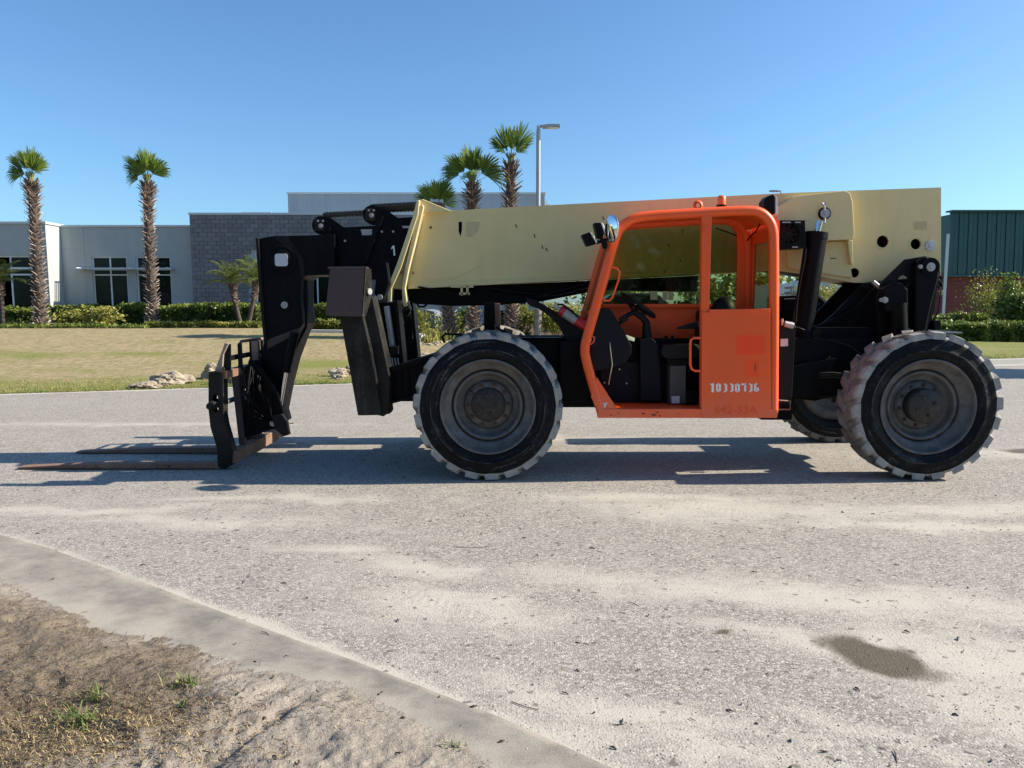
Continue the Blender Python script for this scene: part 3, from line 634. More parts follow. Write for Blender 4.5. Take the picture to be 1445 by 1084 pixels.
# ---- wheels
RT = .672
def tyre_mb(w=.37):
    mb = MB()
    prof = [(.418, .045), (.425, .012), (.445, .004), (.50, -.006), (.505, -.012), (.512, -.006), (.56, -.004), (.596, .002), (.606, .006)]
    back = [(r, w - t) for r, t in reversed(prof)]
    mb.lathe(prof, (0, 0, 0), n=96, mi=1)
    mb.lathe([(.606, .006), (.628, .012), (.634, .045), (.652, w / 2), (.634, w - .045), (.628, w - .012), (.606, w - .006)], (0, 0, 0), n=96, mi=0)
    mb.lathe(back, (0, 0, 0), n=96, mi=1)
    N = 22
    for side in (0, 1):
        for k in range(N):
            a0 = 2 * math.pi * (k + .5 * side) / N; rsd = random.Random(k * 7 + side)
            vs = []
            for j in range(6):                # across the tread from the shoulder to past the middle
                t = j / 5; y = .000 + t * (w * .56); tw = a0 + t * .17
                wid = (.120 - .030 * t) / RT * (1 + .05 * rsd.uniform(-1, 1)); top = RT - .006 * (t > .5) + rsd.uniform(-.003, .002) - (.010 if j == 0 else 0)
                yy = y if side == 0 else w - y
                for (rr, s) in ((.605 if j == 0 else .64, -1.10), (top, -.86), (top, .86), (.605 if j == 0 else .64, 1.10)):
                    a = tw + s * wid / 2; vs.append((rr * math.cos(a), yy, rr * math.sin(a)))
            fs = []
            for j in range(5):
                for q in range(3): fs.append((j * 4 + q, j * 4 + q + 1, j * 4 + 5 + q, j * 4 + 4 + q))
            fs.append((3, 2, 1, 0)); fs.append((20, 21, 22, 23))
            mb.add(vs, fs, 0)
    return mb
def rim_mb(deep):
    mb = MB()
    mb.lathe([(.420, .30), (.418, .05), (.430, .006), (.424, -.004), (.412, .000), (.404, .022), (.396, .052), (.375, .075), (.350, .092), (.336, .098),
              (.330, .120), (.327, .165), (.317, .165), (.313, .106), (.296, .106), (.284, .125), (.276, .16 + deep), (.262, .178 + deep), (.238, .184 + deep), (.228, .176 + deep), (.224, .20 + deep), (.215, .20 + deep), (.212, .150 + deep), (.150, .150 + deep), (.10, .150 + deep), (.0, .150 + deep)], (0, 0, 0), n=80)
    mb.lathe([(.418, .30), (.40, .31), (.30, .30), (.28, .26), (.0, .26)], (0, 0, 0), n=48)
    return mb
def hub_mb(deep, out):
    mb = MB(); d = .150 + deep
    mb.lathe([(.158, d), (.156, d - out), (.148, d - out - .008), (.02, d - out - .010), (0, d - out - .010)], (0, 0, 0), n=36)
    for k in range(4):
        a = k * math.pi / 2 + .3; c = Vector((.085 * math.cos(a), d - out - .008, .085 * math.sin(a)))
        mb.cyl(c, c + Vector((0, -.014, 0)), .017, .015, 6)
    return mb
me_tyre = me_nut = None
def wheel(cx, y0, flip, deep=.02, out=.03, phase=0.0):
    global me_tyre, me_nut
    w = bpy.data.objects.new('wheel', None); COL.objects.link(w); w.parent = TH; w.location = Vector((cx, y0, RT - .004)) - origin(TH)
    w.rotation_euler = (0, phase, math.pi if flip else 0); w.empty_display_size = .2
    def put(name, me):
        o = bpy.data.objects.new(name, me); COL.objects.link(o); o.parent = w; return o
    if me_tyre is None:
        me_tyre = tyre_mb().mesh('tyre'); me_tyre.materials.append(M['tread']); me_tyre.materials.append(M['sidewall'])
        bm = bmesh.new(); bm.from_mesh(me_tyre); bmesh.ops.recalc_face_normals(bm, faces=bm.faces); bm.to_mesh(me_tyre); bm.free()
        me_nut = MB().cyl((0, 0, 0), (0, -.022, 0), .017, .013, 8).mesh('lug_nut'); me_nut.materials.append(M['lugnut'])
    put('tyre', me_tyre)
    r = rim_mb(deep).mesh('rim'); r.materials.append(M['rim']); put('rim', r)
    h = hub_mb(deep, out).mesh('hub_cap'); h.materials.append(M['hub']); put('hub_cap', h)
    for k in range(10):
        a = 2 * math.pi * k / 10 + .12; o = put('lug_nut', me_nut); o.location = (.187 * math.cos(a),   .151 + deep, .187 * math.sin(a))
WX_F, WX_R = -.215, 3.70
wheel(WX_F, 6.50, 0, .02, .02, .10); wheel(WX_R, 6.50, 0, .0, .10, -.05); wheel(WX_F, 8.72, 1, .02, .02, .3); wheel(WX_R, 8.72, 1, .0, .10, .2)
ax = MB()
for X in (WX_F, WX_R):
    ax.cyl((X, 6.75, RT), (X, 7.2, RT), .13, .11, 20).cyl((X, 8.0, RT), (X, 8.47, RT), .11, .13, 20)
    ax.bar((X, 7.1, RT), (X, 8.1, RT), .22, .24); ax.blob((X, 7.61, RT), .24, 2, .05)
    ax.cyl((X - .18, 6.95, RT + .02), (X + .18, 6.95, RT + .02), .05, n=12)
ax.build('axle', M['black'], TH, .01)

# ---- chassis
z1 = P(780, 478, 7.05).z; z0 = P(780, 560, 7.05).z
f = MB().box((-.55, 7.05, z0), (3.9, 7.17, z1)).box((-.55, 7.80, z0), (3.9, 7.9, z1)).box((-.3, 7.18, z0 + .02), (3.8, 7.79, z0 + .06))
f.box((-.55, 7.0, z1 + .003), (1.2, 7.2, z1 + .012))
f.box((.45, 6.9, P(800, 575, 6.9).z), (.78, 7.04, z1 - .02)).box((3.0, 7.18, z0 + .07), (3.5, 7.79, z1 + .1))
f.pp([(1098, 475), (1245, 488), (1240, 560), (1190, 556), (1150, 566), (1098, 560)], 7.10, 7.16)
f.pp([(1100, 520), (1180, 505), (1160, 545), (1140, 560), (1100, 560)], 6.98, 7.02)
f.box((2.42, 7.1, .46), (2.72, 7.8, .66))
f.build('chassis', M['black'], TH, .006)
# front support arm from the axle to the outrigger
a = MB().pp([(546, 525), (583, 512), (612, 503), (640, 505), (640, 545), (583, 561), (549, 568), (536, 552)], 6.86, 7.25)
a.pp([(540, 521), (560, 516), (616, 499), (620, 503), (560, 523), (545, 529)], 6.80, 7.3)
for px in (556, 566, 576): a.pp([(px, 528 - (px - 556) * .3), (px + 2, 527 - (px - 556) * .3), (px + 2, 560 - (px - 556) * .3), (px, 561 - (px - 556) * .3)], 6.84, 6.86)
a.pp([(549, 566), (583, 558), (583, 562), (549, 571)], 6.82, 6.9)
a.box((-1.15, 7.26, .62), (-.5, 8.0, .84)).box((-.9, 7.2, .5), (-.1, 8.0, .74))
a.build('front_arm', M['black'], TH, .005)

def outrigger(sgn):                # sgn 1 near side, -1 mirrored to the far side
    st = bpy.data.objects.new('stabilizer', None); COL.objects.link(st); st.parent = TH; org = P(530, 575, 6.62); st.location = org - origin(TH)
    if sgn < 0: st.location.y = (15.42 - 6.62) - origin(TH).y; st.scale = (1, -1, 1)
    def B(mb, name, mat, bevel=.004):
        me_o = mb.build(name, mat, None, bevel); me = me_o.data
        me.transform(Matrix.Translation(-org)); me_o.parent = st
        return me_o
    B(MB().pp([(479.5, 446), (511, 444), (524, 500), (538, 586), (505, 586.5)], 6.62, 7.02), 'leg', M['legblack'], .006)
    c = P(518, 438, 6.75)
    B(MB().pp([(513, 420), (525, 418), (550, 535), (548, 583), (541, 588), (533, 586), (523, 500)], 6.72, 6.98), 'leg_web', M['legblack'])
    pad = MB().pp([(465.5, 379), (516.5, 378), (512, 444.5), (459, 442.5)], 6.50, 6.515)
    pad.pp([(462, 376.8), (517.5, 376.5), (517, 379), (463, 379.6)], 6.50, 6.60).pp([(458.5, 441.5), (512.5, 443.5), (512, 447), (464, 446)], 6.50, 6.58)
    B(pad, 'foot_pad', M['rustdark'])
    fl = MB()
    p0, p1, p2, p3 = P(516.5, 377, 6.5), P(511.8, 445, 6.5), P(516, 448, 6.62), P(524, 380, 6.70)
    p4 = P(526, 415, 6.70)
    pts = [p0, p1, p2, p4, p3]; q = [p + Vector((-.012, 0, 0)) for p in pts]
    fl.add(pts + q, [(0, 1, 2, 3, 4), (9, 8, 7, 6, 5)] + [(i, i + 5, (i + 1) % 5 + 5, (i + 1) % 5) for i in range(5)])
    B(fl, 'pad_flange', M['legblack'], .002)
    c = P(521, 411.5, 6.62); B(MB().cyl((c.x - .02, 6.62, c.z), (c.x + .012, 6.60, c.z), .028), 'pad_pin', M['steel'], .003)
    ch = MB().pp([(527, 425), (531, 424), (552, 530), (549, 537)], 7.0, 7.03).pp([(556, 425), (561, 424), (573, 545), (567, 548)], 7.04, 7.30).pp([(528, 428), (560, 426), (570, 530), (550, 536)], 7.26, 7.30)
    B(ch, 'cylinder_channel', M['black'])
    a_, b_ = P(546, 432, 7.1), P(556, 500, 7.1); c_ = P(559, 528, 7.1)
    B(MB().cyl(a_, b_, .030, n=16), 'cylinder_rod', M['steel'], 0)
    cb = MB().cyl(b_, c_, .038, n=16).obox((P(557, 494, 7.05)), (.042, 0, 0), (0, .05, 0), (0, 0, .038)); B(cb, 'cylinder_head', M['black2'], .004)
    hs = MB()
    for k in range(3): hs.tube([P(553 + k * 4, 505, 7.05), P(555 + k * 4, 518, 7.04), P(552 + k * 5, 526, 7.06), P(549 + k * 5, 530, 7.1)], .008, 6)
    B(hs, 'hose_fitting', M['steel'], 0)
    c = P(547.5, 576.5, 6.84); B(MB().cyl((c.x, 6.86, c.z), (c.x, 6.80, c.z), .048, n=20).cyl((c.x, 6.80, c.z), (c.x, 6.785, c.z), .022, n=12, mi=1), 'hinge_pin', [M['legblack'], M['steel']], .003)
    top = MB().pp([(533, 372), (545, 370), (549, 400), (540, 425), (528, 415)], 7.06, 7.2); B(top, 'top_bracket', M['black'])
    c = P(536, 419.5, 7.05); B(MB().cyl((c.x, 7.06, c.z), (c.x, 7.03, c.z), .026), 'bracket_pin', M['steel'], .002)
outrigger(1); outrigger(-1)

# ---- boom
BY0, BY1 = 7.50, 7.98
outl = [(596, 300), (700, 293.5), (1120, 272), (1328, 264.5), (1328, 398), (1250, 399.5), (1205, 399), (1150, 389), (1098, 381.5), (985, 387), (830, 394), (575, 407), (552, 407), (562, 380), (588, 302)]
holes = [pcirc(1245.5, 341, 8.5, 18), pcirc(1292, 344.5, 7.5, 18), pcirc(1206, 385, 6.8, 16), [(647, 313), (652, 313), (652, 324), (650, 334), (647, 326)]]
bm_ = MB().pp(outl, BY0, BY0 + .018, holes); xz = [(P(a, b, BY0).x, P(a, b, BY0).z) for a, b in outl]
bm_.prism(xz, BY1 - .018, BY1)
bm_.prism(xz, BY0 + .0185, BY1 - .0185, caps=(0, 0))
bm_.build('boom', M['tan'], TH)
MB().prism([(x * .985 + .02, 1.9 + (z - 1.9) * .9) for x, z in xz], BY0 + .08, BY1 - .05).build('boom_interior', M['black'], TH)
for (a, b, r, m_) in ((1245.5, 341, 10.5, 'tan'), (1292, 344.5, 9.5, 'tan')):
    q = P(a, b, BY0); MB().lathe([((r + 0) * BY0 / FPX, 0), ((r - .4) * BY0 / FPX, -.006), ((r - 2) * BY0 / FPX, -.006), ((r - 2) * BY0 / FPX, .01)], (q.x, BY0, q.z), n=28).build('port_ring', M['tan'], TH)
pin(TH, 1312.5, 347, BY0, 7.5, .014, 'sticker', 'round_cover')
g = MB().pp([(588, 283), (597, 281), (604, 284), (638, 298), (596, 301), (586, 303)], 7.44, 7.47)
g.pp([(588, 283), (597, 281), (604, 284), (638, 298), (596, 301), (586, 303)], 7.96, 7.99)
g.pp([(588, 283), (604, 284), (604, 288), (588, 287)], 7.471, 7.96)
g.pp([(588, 283), (592, 282), (590, 303), (566, 378), (553, 407), (552, 426), (547, 428), (547, 405), (560, 372), (583, 304)], 7.36, 7.46)
g.build('boom_front_plate', M['tan'], TH, .006)
g = MB().pp([(591, 291), (596, 288), (598, 292), (595, 305), (577, 380), (572, 407), (575, 428), (571, 436), (568, 428), (567, 405), (572, 378)], 7.38, 7.50); g.build('boom_collar_rib', M['tan'], TH, .008)
MB().pp([(577, 401), (984, 382), (984, 387), (575, 408)], 7.47, 7.50).build('boom_lower_rail', M['tan'], TH, .004)
MB().pp([(640, 391), (676, 374), (677, 375.5), (642, 392.5), (600, 394.5), (600, 393)], 7.494, 7.50).build('weld_seam', M['tan'], TH)
g = MB().pp([(1128, 276), (1192, 269), (1200, 273), (1203, 283), (1206, 330), (1204, 338), (1170, 339), (1162, 342), (1146, 342), (1142, 339), (1090, 341), (1086, 300), (1118, 279)], 7.36, 7.50)
g.build('boom_pivot_housing', M['tan'], TH, .014)
MB().pp([(1110, 342), (1197, 341), (1199, 372), (1203, 392), (1150, 384), (1112, 378)], 7.475, 7.50).build('boom_side_plate', M['tan'], TH, .01)
MB().pp([(1196, 339), (1203, 339), (1204, 374), (1201, 372)], 7.42, 7.50).build('boom_crease', M['tan'], TH, .004)
bolts(TH, ((590, 321), (608, 321), (567, 385), (583, 385)), 7.44, 2.4, 'rust')
for (x0, y0_, x1, y1_) in ((658, 313, 677, 334),):
    MB().pp([(x0, y0_), (x1, y0_), (x1 - 2, 326), (x0 + 8, y1_), (x0, y1_)], 7.497, 7.50).build('faded_patch', flat('faded_cream', (.50, .42, .22), .6), TH)
MB().pp([(1290, 313), (1308, 313), (1308, 324), (1290, 324)], 7.497, 7.50).build('faded_patch', flat('faded_cream2', (.50, .41, .21), .6), TH)
q = MB()
for (px, py) in ((727, 317), (753, 331), (764, 347), (770, 350), (850, 306), (1120, 300)): q.pp([(px, py), (px + 1.2, py - 1), (px + 3, py + 5), (px + 1, py + 4)], 7.498, 7.50)
q.pp([(1172, 364.5), (1180, 364), (1180, 365), (1172, 365.5)], 7.47, 7.475)
q.build('paint_chips', M['rustdark'], TH, kind='stuff')
s_ = MB().pp([(538, 309), (600, 305), (600, 397), (523, 395), (512, 372), (514, 350), (530, 330)], 7.53, 7.95)
s_.pp([(536, 306), (541, 305), (527, 345), (518, 372), (513, 372), (516, 350)], 7.49, 7.53)
s_.build('second_boom_section', M['black'], TH, .005)
s_ = MB().pp([(463, 322), (540, 318), (540, 388), (463, 389)], 7.58, 7.90); s_.pp([(462, 321), (466, 320.5), (466, 389), (462, 389)], 7.55, 7.58)
s_.build('third_boom_section', M['black'], TH, .005)
bolts(TH, ((539, 327), (555, 327), (535, 380)), 7.53, 1.7); bolts(TH, ((471, 340), (487, 340)), 7.58, 1.7)
for (a_, b_, c_, d_, Y) in ((509, 324, 525, 332, 7.579), (567, 319, 583, 322, 7.529)):
    MB().pp([(a_, b_), (c_, b_ - .5), (c_, d_), (a_ + 2, d_)], Y - .003, Y).build('worn_wear_pad', M['steel'], TH)
MB().pp([(538, 384), (550, 384), (550, 391), (538, 392)], 7.526, 7.53).build('data_plate', M['black2'], TH)
def text(name, s, px, py, Y, hpx, mat, parent, bold=.0, sx=1.0, ang=0):
    c = bpy.data.curves.new(name, 'FONT'); c.body = s; c.size = hpx * Y / FPX / .72; c.extrude = .0008; c.offset = bold; c.align_x = 'CENTER'
    o = bpy.data.objects.new('tmp', c); COL.objects.link(o); dg = bpy.context.evaluated_depsgraph_get(); me = bpy.data.meshes.new_from_object(o.evaluated_get(dg)); bpy.data.objects.remove(o)
    me.materials.clear(); r = mesh_obj(name, me, mat, parent); q = P(px, py, Y)
    r.location = q - origin(parent); r.rotation_euler = (R(90), R(ang), 0); r.scale = (sx, 1, 1); return r
MB().pp([(553.8, 347), (556.6, 346.5), (557.8, 360.5), (555.4, 360.8), (554.6, 350.5), (552.4, 352), (552.0, 350)], 7.522, 7.5235).build('number_one', M['white'], TH)
# chains with their rollers
def chain(a, b, Y, n):
    mb = MB(); A = P(*a, Y); B_ = P(*b, Y); d = (B_ - A) / n
    for k in range(n):
        p = A + d * (k + .5)
        for s in (-1, 0, 1):
            yo = s * .022 + (.008 if k % 2 else 0)
            mb.obox(p + Vector((0, yo, 0)), d * .62, (0, .006, 0), Vector((0, 0, .026 if k % 2 else .020)))
        mb.cyl(p - d * .5 + Vector((0, -.042, 0)), p - d * .5 + Vector((0, .042, 0)), .014, n=6)
    return mb.build('lift_chain', M['chainsteel'], TH)
chain((458, 303.5), (514, 300.5), 7.66, 22); chain((524, 292), (588, 288.5), 7.64, 24); chain((530, 297), (588, 294), 7.80, 22); chain((604, 288), (628, 291), 7.72, 10)
for (cx, cy, Y, br) in ((453, 318, 7.60, ((456, 306), (466, 307), (487, 322), (487, 326), (463, 327), (462, 345), (459, 345))), (524.5, 303, 7.57, ((528, 291), (545, 296), (562, 308), (562, 312), (538, 313), (532, 320), (530, 318)))):
    c = P(cx, cy, Y); r = 12.6 * Y / FPX
    MB().cyl((c.x, Y, c.z), (c.x, Y + .16, c.z), r, n=32).build('chain_roller', M['rubber'], TH, .01)
    MB().obox((c.x - .005, Y - .012, c.z), (.055, 0, 0), (0, .012, 0), (0, 0, .062)).build('roller_bracket', M['legblack'], TH, .004)
    pin(TH, cx, cy + 1, Y - .024, 3.6, .015); pin(TH, cx - 4, cy - 6, Y - .024, 1.6, .01); pin(TH, cx + 3, cy - 6, Y - .024, 1.6, .01)
    MB().pp(list(br), Y - .03, Y - .012).pp(list(br), Y + .17, Y + .19).build('roller_gusset', M['black'], TH, .002)
# head (gooseneck)
hd = [(362, 337.5), (382, 333.5), (472, 331), (472, 388), (433, 388.5), (425, 394), (424.5, 420), (427, 457), (419, 472), (405, 510), (396, 545), (388, 585), (392, 600), (384, 606), (350, 600), (348, 570), (362, 525), (369, 500), (373, 480), (369, 430)]
MB().pp(hd, 7.46, 7.95).build('boom_head', M['black'], TH, .006)
MB().pp([(360.5, 336), (364.5, 336), (368, 380), (372, 440), (376, 482), (372, 482), (367, 430)], 7.43, 7.46).build('head_edge_bar', M['black2'], TH, .003)
c = P(397, 367, 7.46); MB().lathe([(.155, 0), (.15, -.014), (.13, -.016), (.125, -.006), (.11, -.006), (.105, -.018), (0, -.018)], (c.x, 7.46, c.z), n=36).build('head_boss', M['black'], TH)
c = P(397, 367, 7.44); rr = 9.0 * 7.44 / FPX; sq = []
for (ax_, az_) in ((1, 1), (-1, 1), (-1, -1), (1, -1)):
    for t in range(5):
        th = math.atan2(az_, ax_) - math.pi / 4 + t * math.pi / 8; sq.append((c.x + ax_ * rr * .6 + rr * .4 * math.cos(th), c.z + az_ * rr * .55 + rr * .4 * math.sin(th)))
MB().prism(sq, 7.436, 7.442).build('head_plate', flat('pale_plate', (.52, .53, .58), .5), TH, .001)
pin(TH, 402, 430.5, 7.46, 5.2, .02, 'steel', ring=9.5)
MB().pp([(385, 333), (405, 333), (428, 365), (430, 390), (425, 392), (421, 365)], 7.455, 7.46).build('head_weld', M['black2'], TH)
MB().pp([(376, 480), (424, 462), (421, 470), (378, 492)], 7.455, 7.46).build('worn_band', flat('worn_brown', (.035, .028, .022), .6), TH)
q = MB()
for k in range(3): q.tube([P(430 + k * 2, 396, 7.5 + .12 * k), P(432 + k, 430, 7.5 + .12 * k), P(432, 462, 7.52 + .12 * k), P(412, 500, 7.5 + .1 * k), P(398, 545, 7.5 + .1 * k)], .012, 8)
q.build('head_hose', M['rubber'], TH)
# tilt cylinder
a_, b_ = P(404, 520, 7.40), P(392, 588, 7.40); MB().cyl(a_, b_, .024, n=16).build('tilt_cylinder_rod', M['chrome'], TH)
MB().cyl(P(416, 470, 7.40), P(404, 521, 7.40), .045, n=18).cyl(P(404, 519, 7.40), P(403, 525, 7.40), .052, n=18).build('tilt_cylinder', M['black'], TH)
# quick attach and carriage
CXR = P(336, 645, 7.0).x                 # right face of the lower bar
q = MB()
for (y0, y1) in ((7.30, 7.335), (7.90, 7.935)):
    q.prism([(P(a, b, 7.30).x - (.17 if y0 > 7.5 else 0), P(a, b, 7.30).z + (.04 if y0 > 7.5 else 0)) for a, b in ((345, 520), (356, 508), (372, 522), (392, 556), (404, 598), (404, 606), (384, 606), (366, 612), (346, 618), (341, 600), (347, 560))], y0, y1)
q.pp([(350, 510), (368, 508), (376, 560), (364, 606), (352, 612)], 7.34, 7.9)
q.build('quick_attach', M['black'], TH, .005)
pin(TH, 386, 597, 7.30, 5, .02, 'steel', ring=8); pin(TH, 361, 573, 7.30, 3, .02, 'black2', ring=8)
q = MB()
for k in range(7):
    rq = random.Random(k + 3); px = rq.uniform(348, 372); q.tube([P(px, rq.uniform(515, 535), 7.27), P(px + rq.uniform(-14, 10), rq.uniform(545, 556), rq.uniform(7.15, 7.24)), P(px + rq.uniform(-6, 18), rq.uniform(565, 580), rq.uniform(7.18, 7.25)), P(px + rq.uniform(0, 22), rq.uniform(585, 600), 7.28)], rq.uniform(.007, .013), 6)
q.build('attach_hoses', M['rubber'], TH)
q = MB().pp([(383, 588), (396, 585), (404, 596), (407, 614), (400, 616), (388, 606)], 7.2, 7.28).pp([(408, 597), (414, 597), (414, 598), (408, 598)], 7.25, 7.26); q.build('lock_bracket', M['legblack'], TH, .003)
zb0, zb1 = P(336, 653, 7.0).z, P(336, 636, 7.0).z
cr = MB().box((CXR - .10, 6.96, zb0), (CXR, 8.42, zb1)); zt0, zt1 = P(326, 534, 7.0).z, P(326, 523, 7.0).z; XT = P(318, 530, 7.0).x
cr.box((XT - .07, 6.96, zt0), (XT + .03, 8.42, zt1))
cr.build('carriage_bar', M['rust'], TH, .006)
cv = MB()
for (y0, y1) in ((7.28, 7.34), (7.62, 7.67), (8.36, 8.42)):
    cv.prism([(XT - .05, zt0), (XT + .02, zt0), (CXR - .03, zb1), (CXR - .09, zb1)], y0, y1)
cv.build('carriage_post', M['rustdark'], TH, .004)
zs = P(312, 571, 7.0).z; XS = P(312, 571, 7.0).x
sh = MB().cyl((XS - .06, 6.90, zs - .01), (XS + .0, 8.40, zs + .012), .026, n=16); sh.build('fork_shaft', M['steel'], TH)
cs = MB()
for y, r_c in ((6.91, .036), (7.09, .05), (7.15, .042), (7.7, .055)): cs.cyl((XS - .05, y, zs), (XS - .045, y + .04, zs), r_c, n=20)
cs.cyl((XS - .06, 6.86, zs), (XS - .05, 6.92, zs), .03, .05, n=12); cs.build('shaft_collar', M['legblack'], TH, .006)
def fork(Y, dx, first):
    shank = [(294, 525), (315, 525), (315.5, 560), (315.5, 586), (318, 600), (328.5, 637), (327, 657), (318, 661.5), (307, 660), (305.5, 632), (296.5, 603), (294, 580)]
    hole = [(300 + 0, 559), (303, 556.5), (306.5, 558), (308, 564), (308, 578), (305, 582), (301, 581), (299.5, 574)]
    q = lambda l: [(P(a, b, 6.95).x, P(a, b, 6.95).z) for a, b in l]
    o = MB().prism(q(shank), Y, Y + .115, [q(hole)]).build('fork_shank', M['legblack'], TH, .006)
    xt = P(22, 657, 6.95).x + dx; xb = P(310, 650, 6.95).x; zt = P(307, 653.5, 6.95).z; zb = P(307, 661.5, 6.95).z
    vs = [(xb, zb), (xb, zt), (xb - (xb - xt) * .55, zt - .003), (xt + .05, zb + .016), (xt, zb + .010), (xt + .02, zb + .001)]
    b = MB(); n = len(vs)
    b.prism(vs, Y + .001, Y + .114); ob = b.build('fork_blade', M['rust'], TH, .004)
fork(6.95, 0, 1); fork(7.70, .12, 0)
# load backrest
br = MB(); 
p = [(301, 524), (318.5, 484), (325, 485), (326, 524), (318, 526)]
MB().pp([(302, 526), (317, 484), (322, 485), (315, 500), (313, 526)], 7.0, 7.06).build('backrest_post', M['flaky'], TH, .004)
MB().pp([(315, 500), (322, 485), (325, 486), (325, 522), (317, 524)], 7.03, 7.055).build('backrest_gusset', M['black2'], TH, .003)
XB = P(320, 500, 7.0).x; zt_, zm = P(341, 484, 7.4).z, P(341, 503, 7.4).z
for y in (7.33, 7.66, 8.0, 8.34): MB().box((XB - .02, y, P(341, 522, 7.4).z), (XB + .01, y + .055, zt_)).build('backrest_post', M['legblack'], TH, .004)
MB().box((XB - .045, 7.06, zm - .025), (XB - .022, 8.4, zm + .025)).build('backrest_rail', M['black2'], TH, .004)
MB().tube([(XB, 7.35, zt_ - .01), (XB - .01, 7.42, zt_ + .015), (XB, 7.7, zt_ + .015), (XB, 8.36, zt_ + .01)], .016, 8).build('backrest_rail', M['rust'], TH)
pb = P(360, 495, 7.55); MB().box((pb.x - .02, 7.50, pb.z - .16), (pb.x + .05, 7.56, pb.z + .10)).build('backrest_post', M['flaky'], TH, .005)

# ---- under the boom
u = MB().pp([(572, 408), (985, 389), (985, 412), (845, 410), (762, 426), (690, 431), (640, 432), (586, 429), (575, 424)], 7.60, 7.92)
u.pp([(548, 419), (575, 418), (575, 423), (548, 424)], 7.55, 7.6); u.build('extension_cylinder', M['black'], TH, .01)
q = MB().tube([P(590, 405, 7.45), P(625, 411, 7.45), P(655, 418, 7.45), P(680, 409, 7.46)], .009, 8)
q.tube([P(690, 407, 7.44), P(730, 414, 7.43), P(765, 416, 7.43), P(800, 409, 7.43), P(830, 400, 7.44)], .012, 8).tube([P(690, 409, 7.46), P(740, 418, 7.45), P(790, 415, 7.45), P(832, 404, 7.45)], .012, 8)
q.tube([P(588, 427, 7.5), P(591, 433, 7.48), P(598, 433, 7.48), P(604, 428, 7.5)], .011, 8); q.tube([P(627, 483, 7.0), P(624, 476, 6.95), P(628, 471, 6.95), P(650, 472, 7.0), P(660, 480, 7.0)], .012, 8)
q.tube([P(700, 462, 7.2), P(712, 468, 7.15), P(726, 474, 7.1), P(735, 482, 7.1)], .010, 8)
q.build('hydraulic_hoses', M['rubber'], TH)
q = MB()
for (x0, x1, y0_, y1_) in ((650, 653, 404, 417), (658, 661, 403, 416), (648, 663, 413, 416), (636, 668, 403, 406)): q.pp([(x0, y0_), (x1, y0_), (x1, y1_), (x0, y1_)], 7.44, 7.46)
q.build('hose_bracket', M['tan'], TH, .002)
q = MB().cyl(P(560, 433, 7.35), P(568, 441, 7.33), .035, n=14).cyl(P(566, 440, 7.3), P(578, 434, 7.3), .028, n=12); q.tube([P(575, 425, 7.4), P(580, 436, 7.35), P(576, 446, 7.35), P(566, 442, 7.35), P(565, 452, 7.35), P(570, 456, 7.35)], .010, 8); q.build('hose_coupling', M['legblack'], TH, .003)
MB().pp([(683, 427), (698, 427), (698, 468), (683, 468)], 7.30, 7.42).build('boom_rest_post', M['black'], TH, .004)
MB().pp([(698.5, 428), (705.5, 428), (706, 468), (698.5, 468)], 7.32, 7.40).build('boom_rest_pad', M['rust'], TH, .004)
fd = [(742, 421), (757, 424), (768, 431), (790, 445), (825, 468), (838, 478), (838, 535), (808, 533), (803, 489), (796, 474), (788, 459), (775, 446), (760, 436), (748, 432)]
MB().pp(fd, 6.98, 7.04).pp(fd, 7.28, 7.32).pp([(757, 424), (790, 443), (825, 466), (825, 470), (790, 447), (757, 428)], 6.97, 7.33).build('cab_side_fender', M['black2'], TH, .005)
MB().box((P(790, 500, 7.15).x, 7.05, P(790, 560, 7.05).z), (.95, 7.5, P(790, 500, 7.05).z)).build('hydraulic_tank', M['black'], TH, .01)

# ---- cab
CN, CF = 6.64, 7.36; TR = .044
path_px = [(849, 583), (838, 548), (826, 505), (825, 490), (829, 474), (845, 418), (868, 336), (875, 322), (888, 311), (905, 305.5), (960, 302), (1058, 296.5), (1074, 300), (1085, 310), (1091, 324), (1092, 345), (1092, 440), (1091, 583)]
path = [P(a, b, CN) for a, b in path_px]
def smooth_path(p, it=1):
    for _ in range(it):
        o = [p[0]]
        for i in range(len(p) - 1): o += [p[i] * .75 + p[i + 1] * .25, p[i] * .25 + p[i + 1] * .75]
        o.append(p[-1]); p = o
    return p
sp = smooth_path(path, 2)
for (y, nm) in ((CN, 'cab_frame'), (CF, 'cab_frame')):
    pts = [Vector((p.x, y, p.z)) for p in sp]
    MB().tube(pts, TR, 12).build(nm, M['orange'] if y == CN else M['orange_dark'], TH)
def ribbon(pts, off, th, y0, y1):      # a curved plate between the two frames
    mb = MB(); n = len(pts); vs = []
    for i, p in enumerate(pts):
        d = (pts[min(i + 1, n - 1)] - pts[max(i - 1, 0)]).normalized(); nn = Vector((-d.z, 0, d.x))
        a = p + nn * off; b = p + nn * (off + th)
        vs += [(a.x, y0, a.z), (a.x, y1, a.z), (b.x, y1, b.z), (b.x, y0, b.z)]
    fs = []
    for i in range(n - 1):
        for k in range(4): fs.append((i * 4 + k, i * 4 + (k + 1) % 4, i * 4 + 4 + (k + 1) % 4, i * 4 + 4 + k))
    fs += [(3, 2, 1, 0), (n * 4 - 4, n * 4 - 3, n * 4 - 2, n * 4 - 1)]
    return mb.add(vs, fs)
ri = [p for p in sp if p.z > P(1000, 318, CN).z]
ribbon(ri, .004, .022, CN + .03, CF - .03).build('cab_roof', M['orange'], TH)
fr = [p for p in sp if p.z < P(0, 487, CN).z and p.x < P(880, 500, CN).x]
ribbon(fr, -.01, .012, CN + .03, CF - .03).build('cab_front_plate', M['orange_dark'], TH)
zs0, zs1 = P(900, 590, CN - .04).z, P(900, 577, CN - .04).z
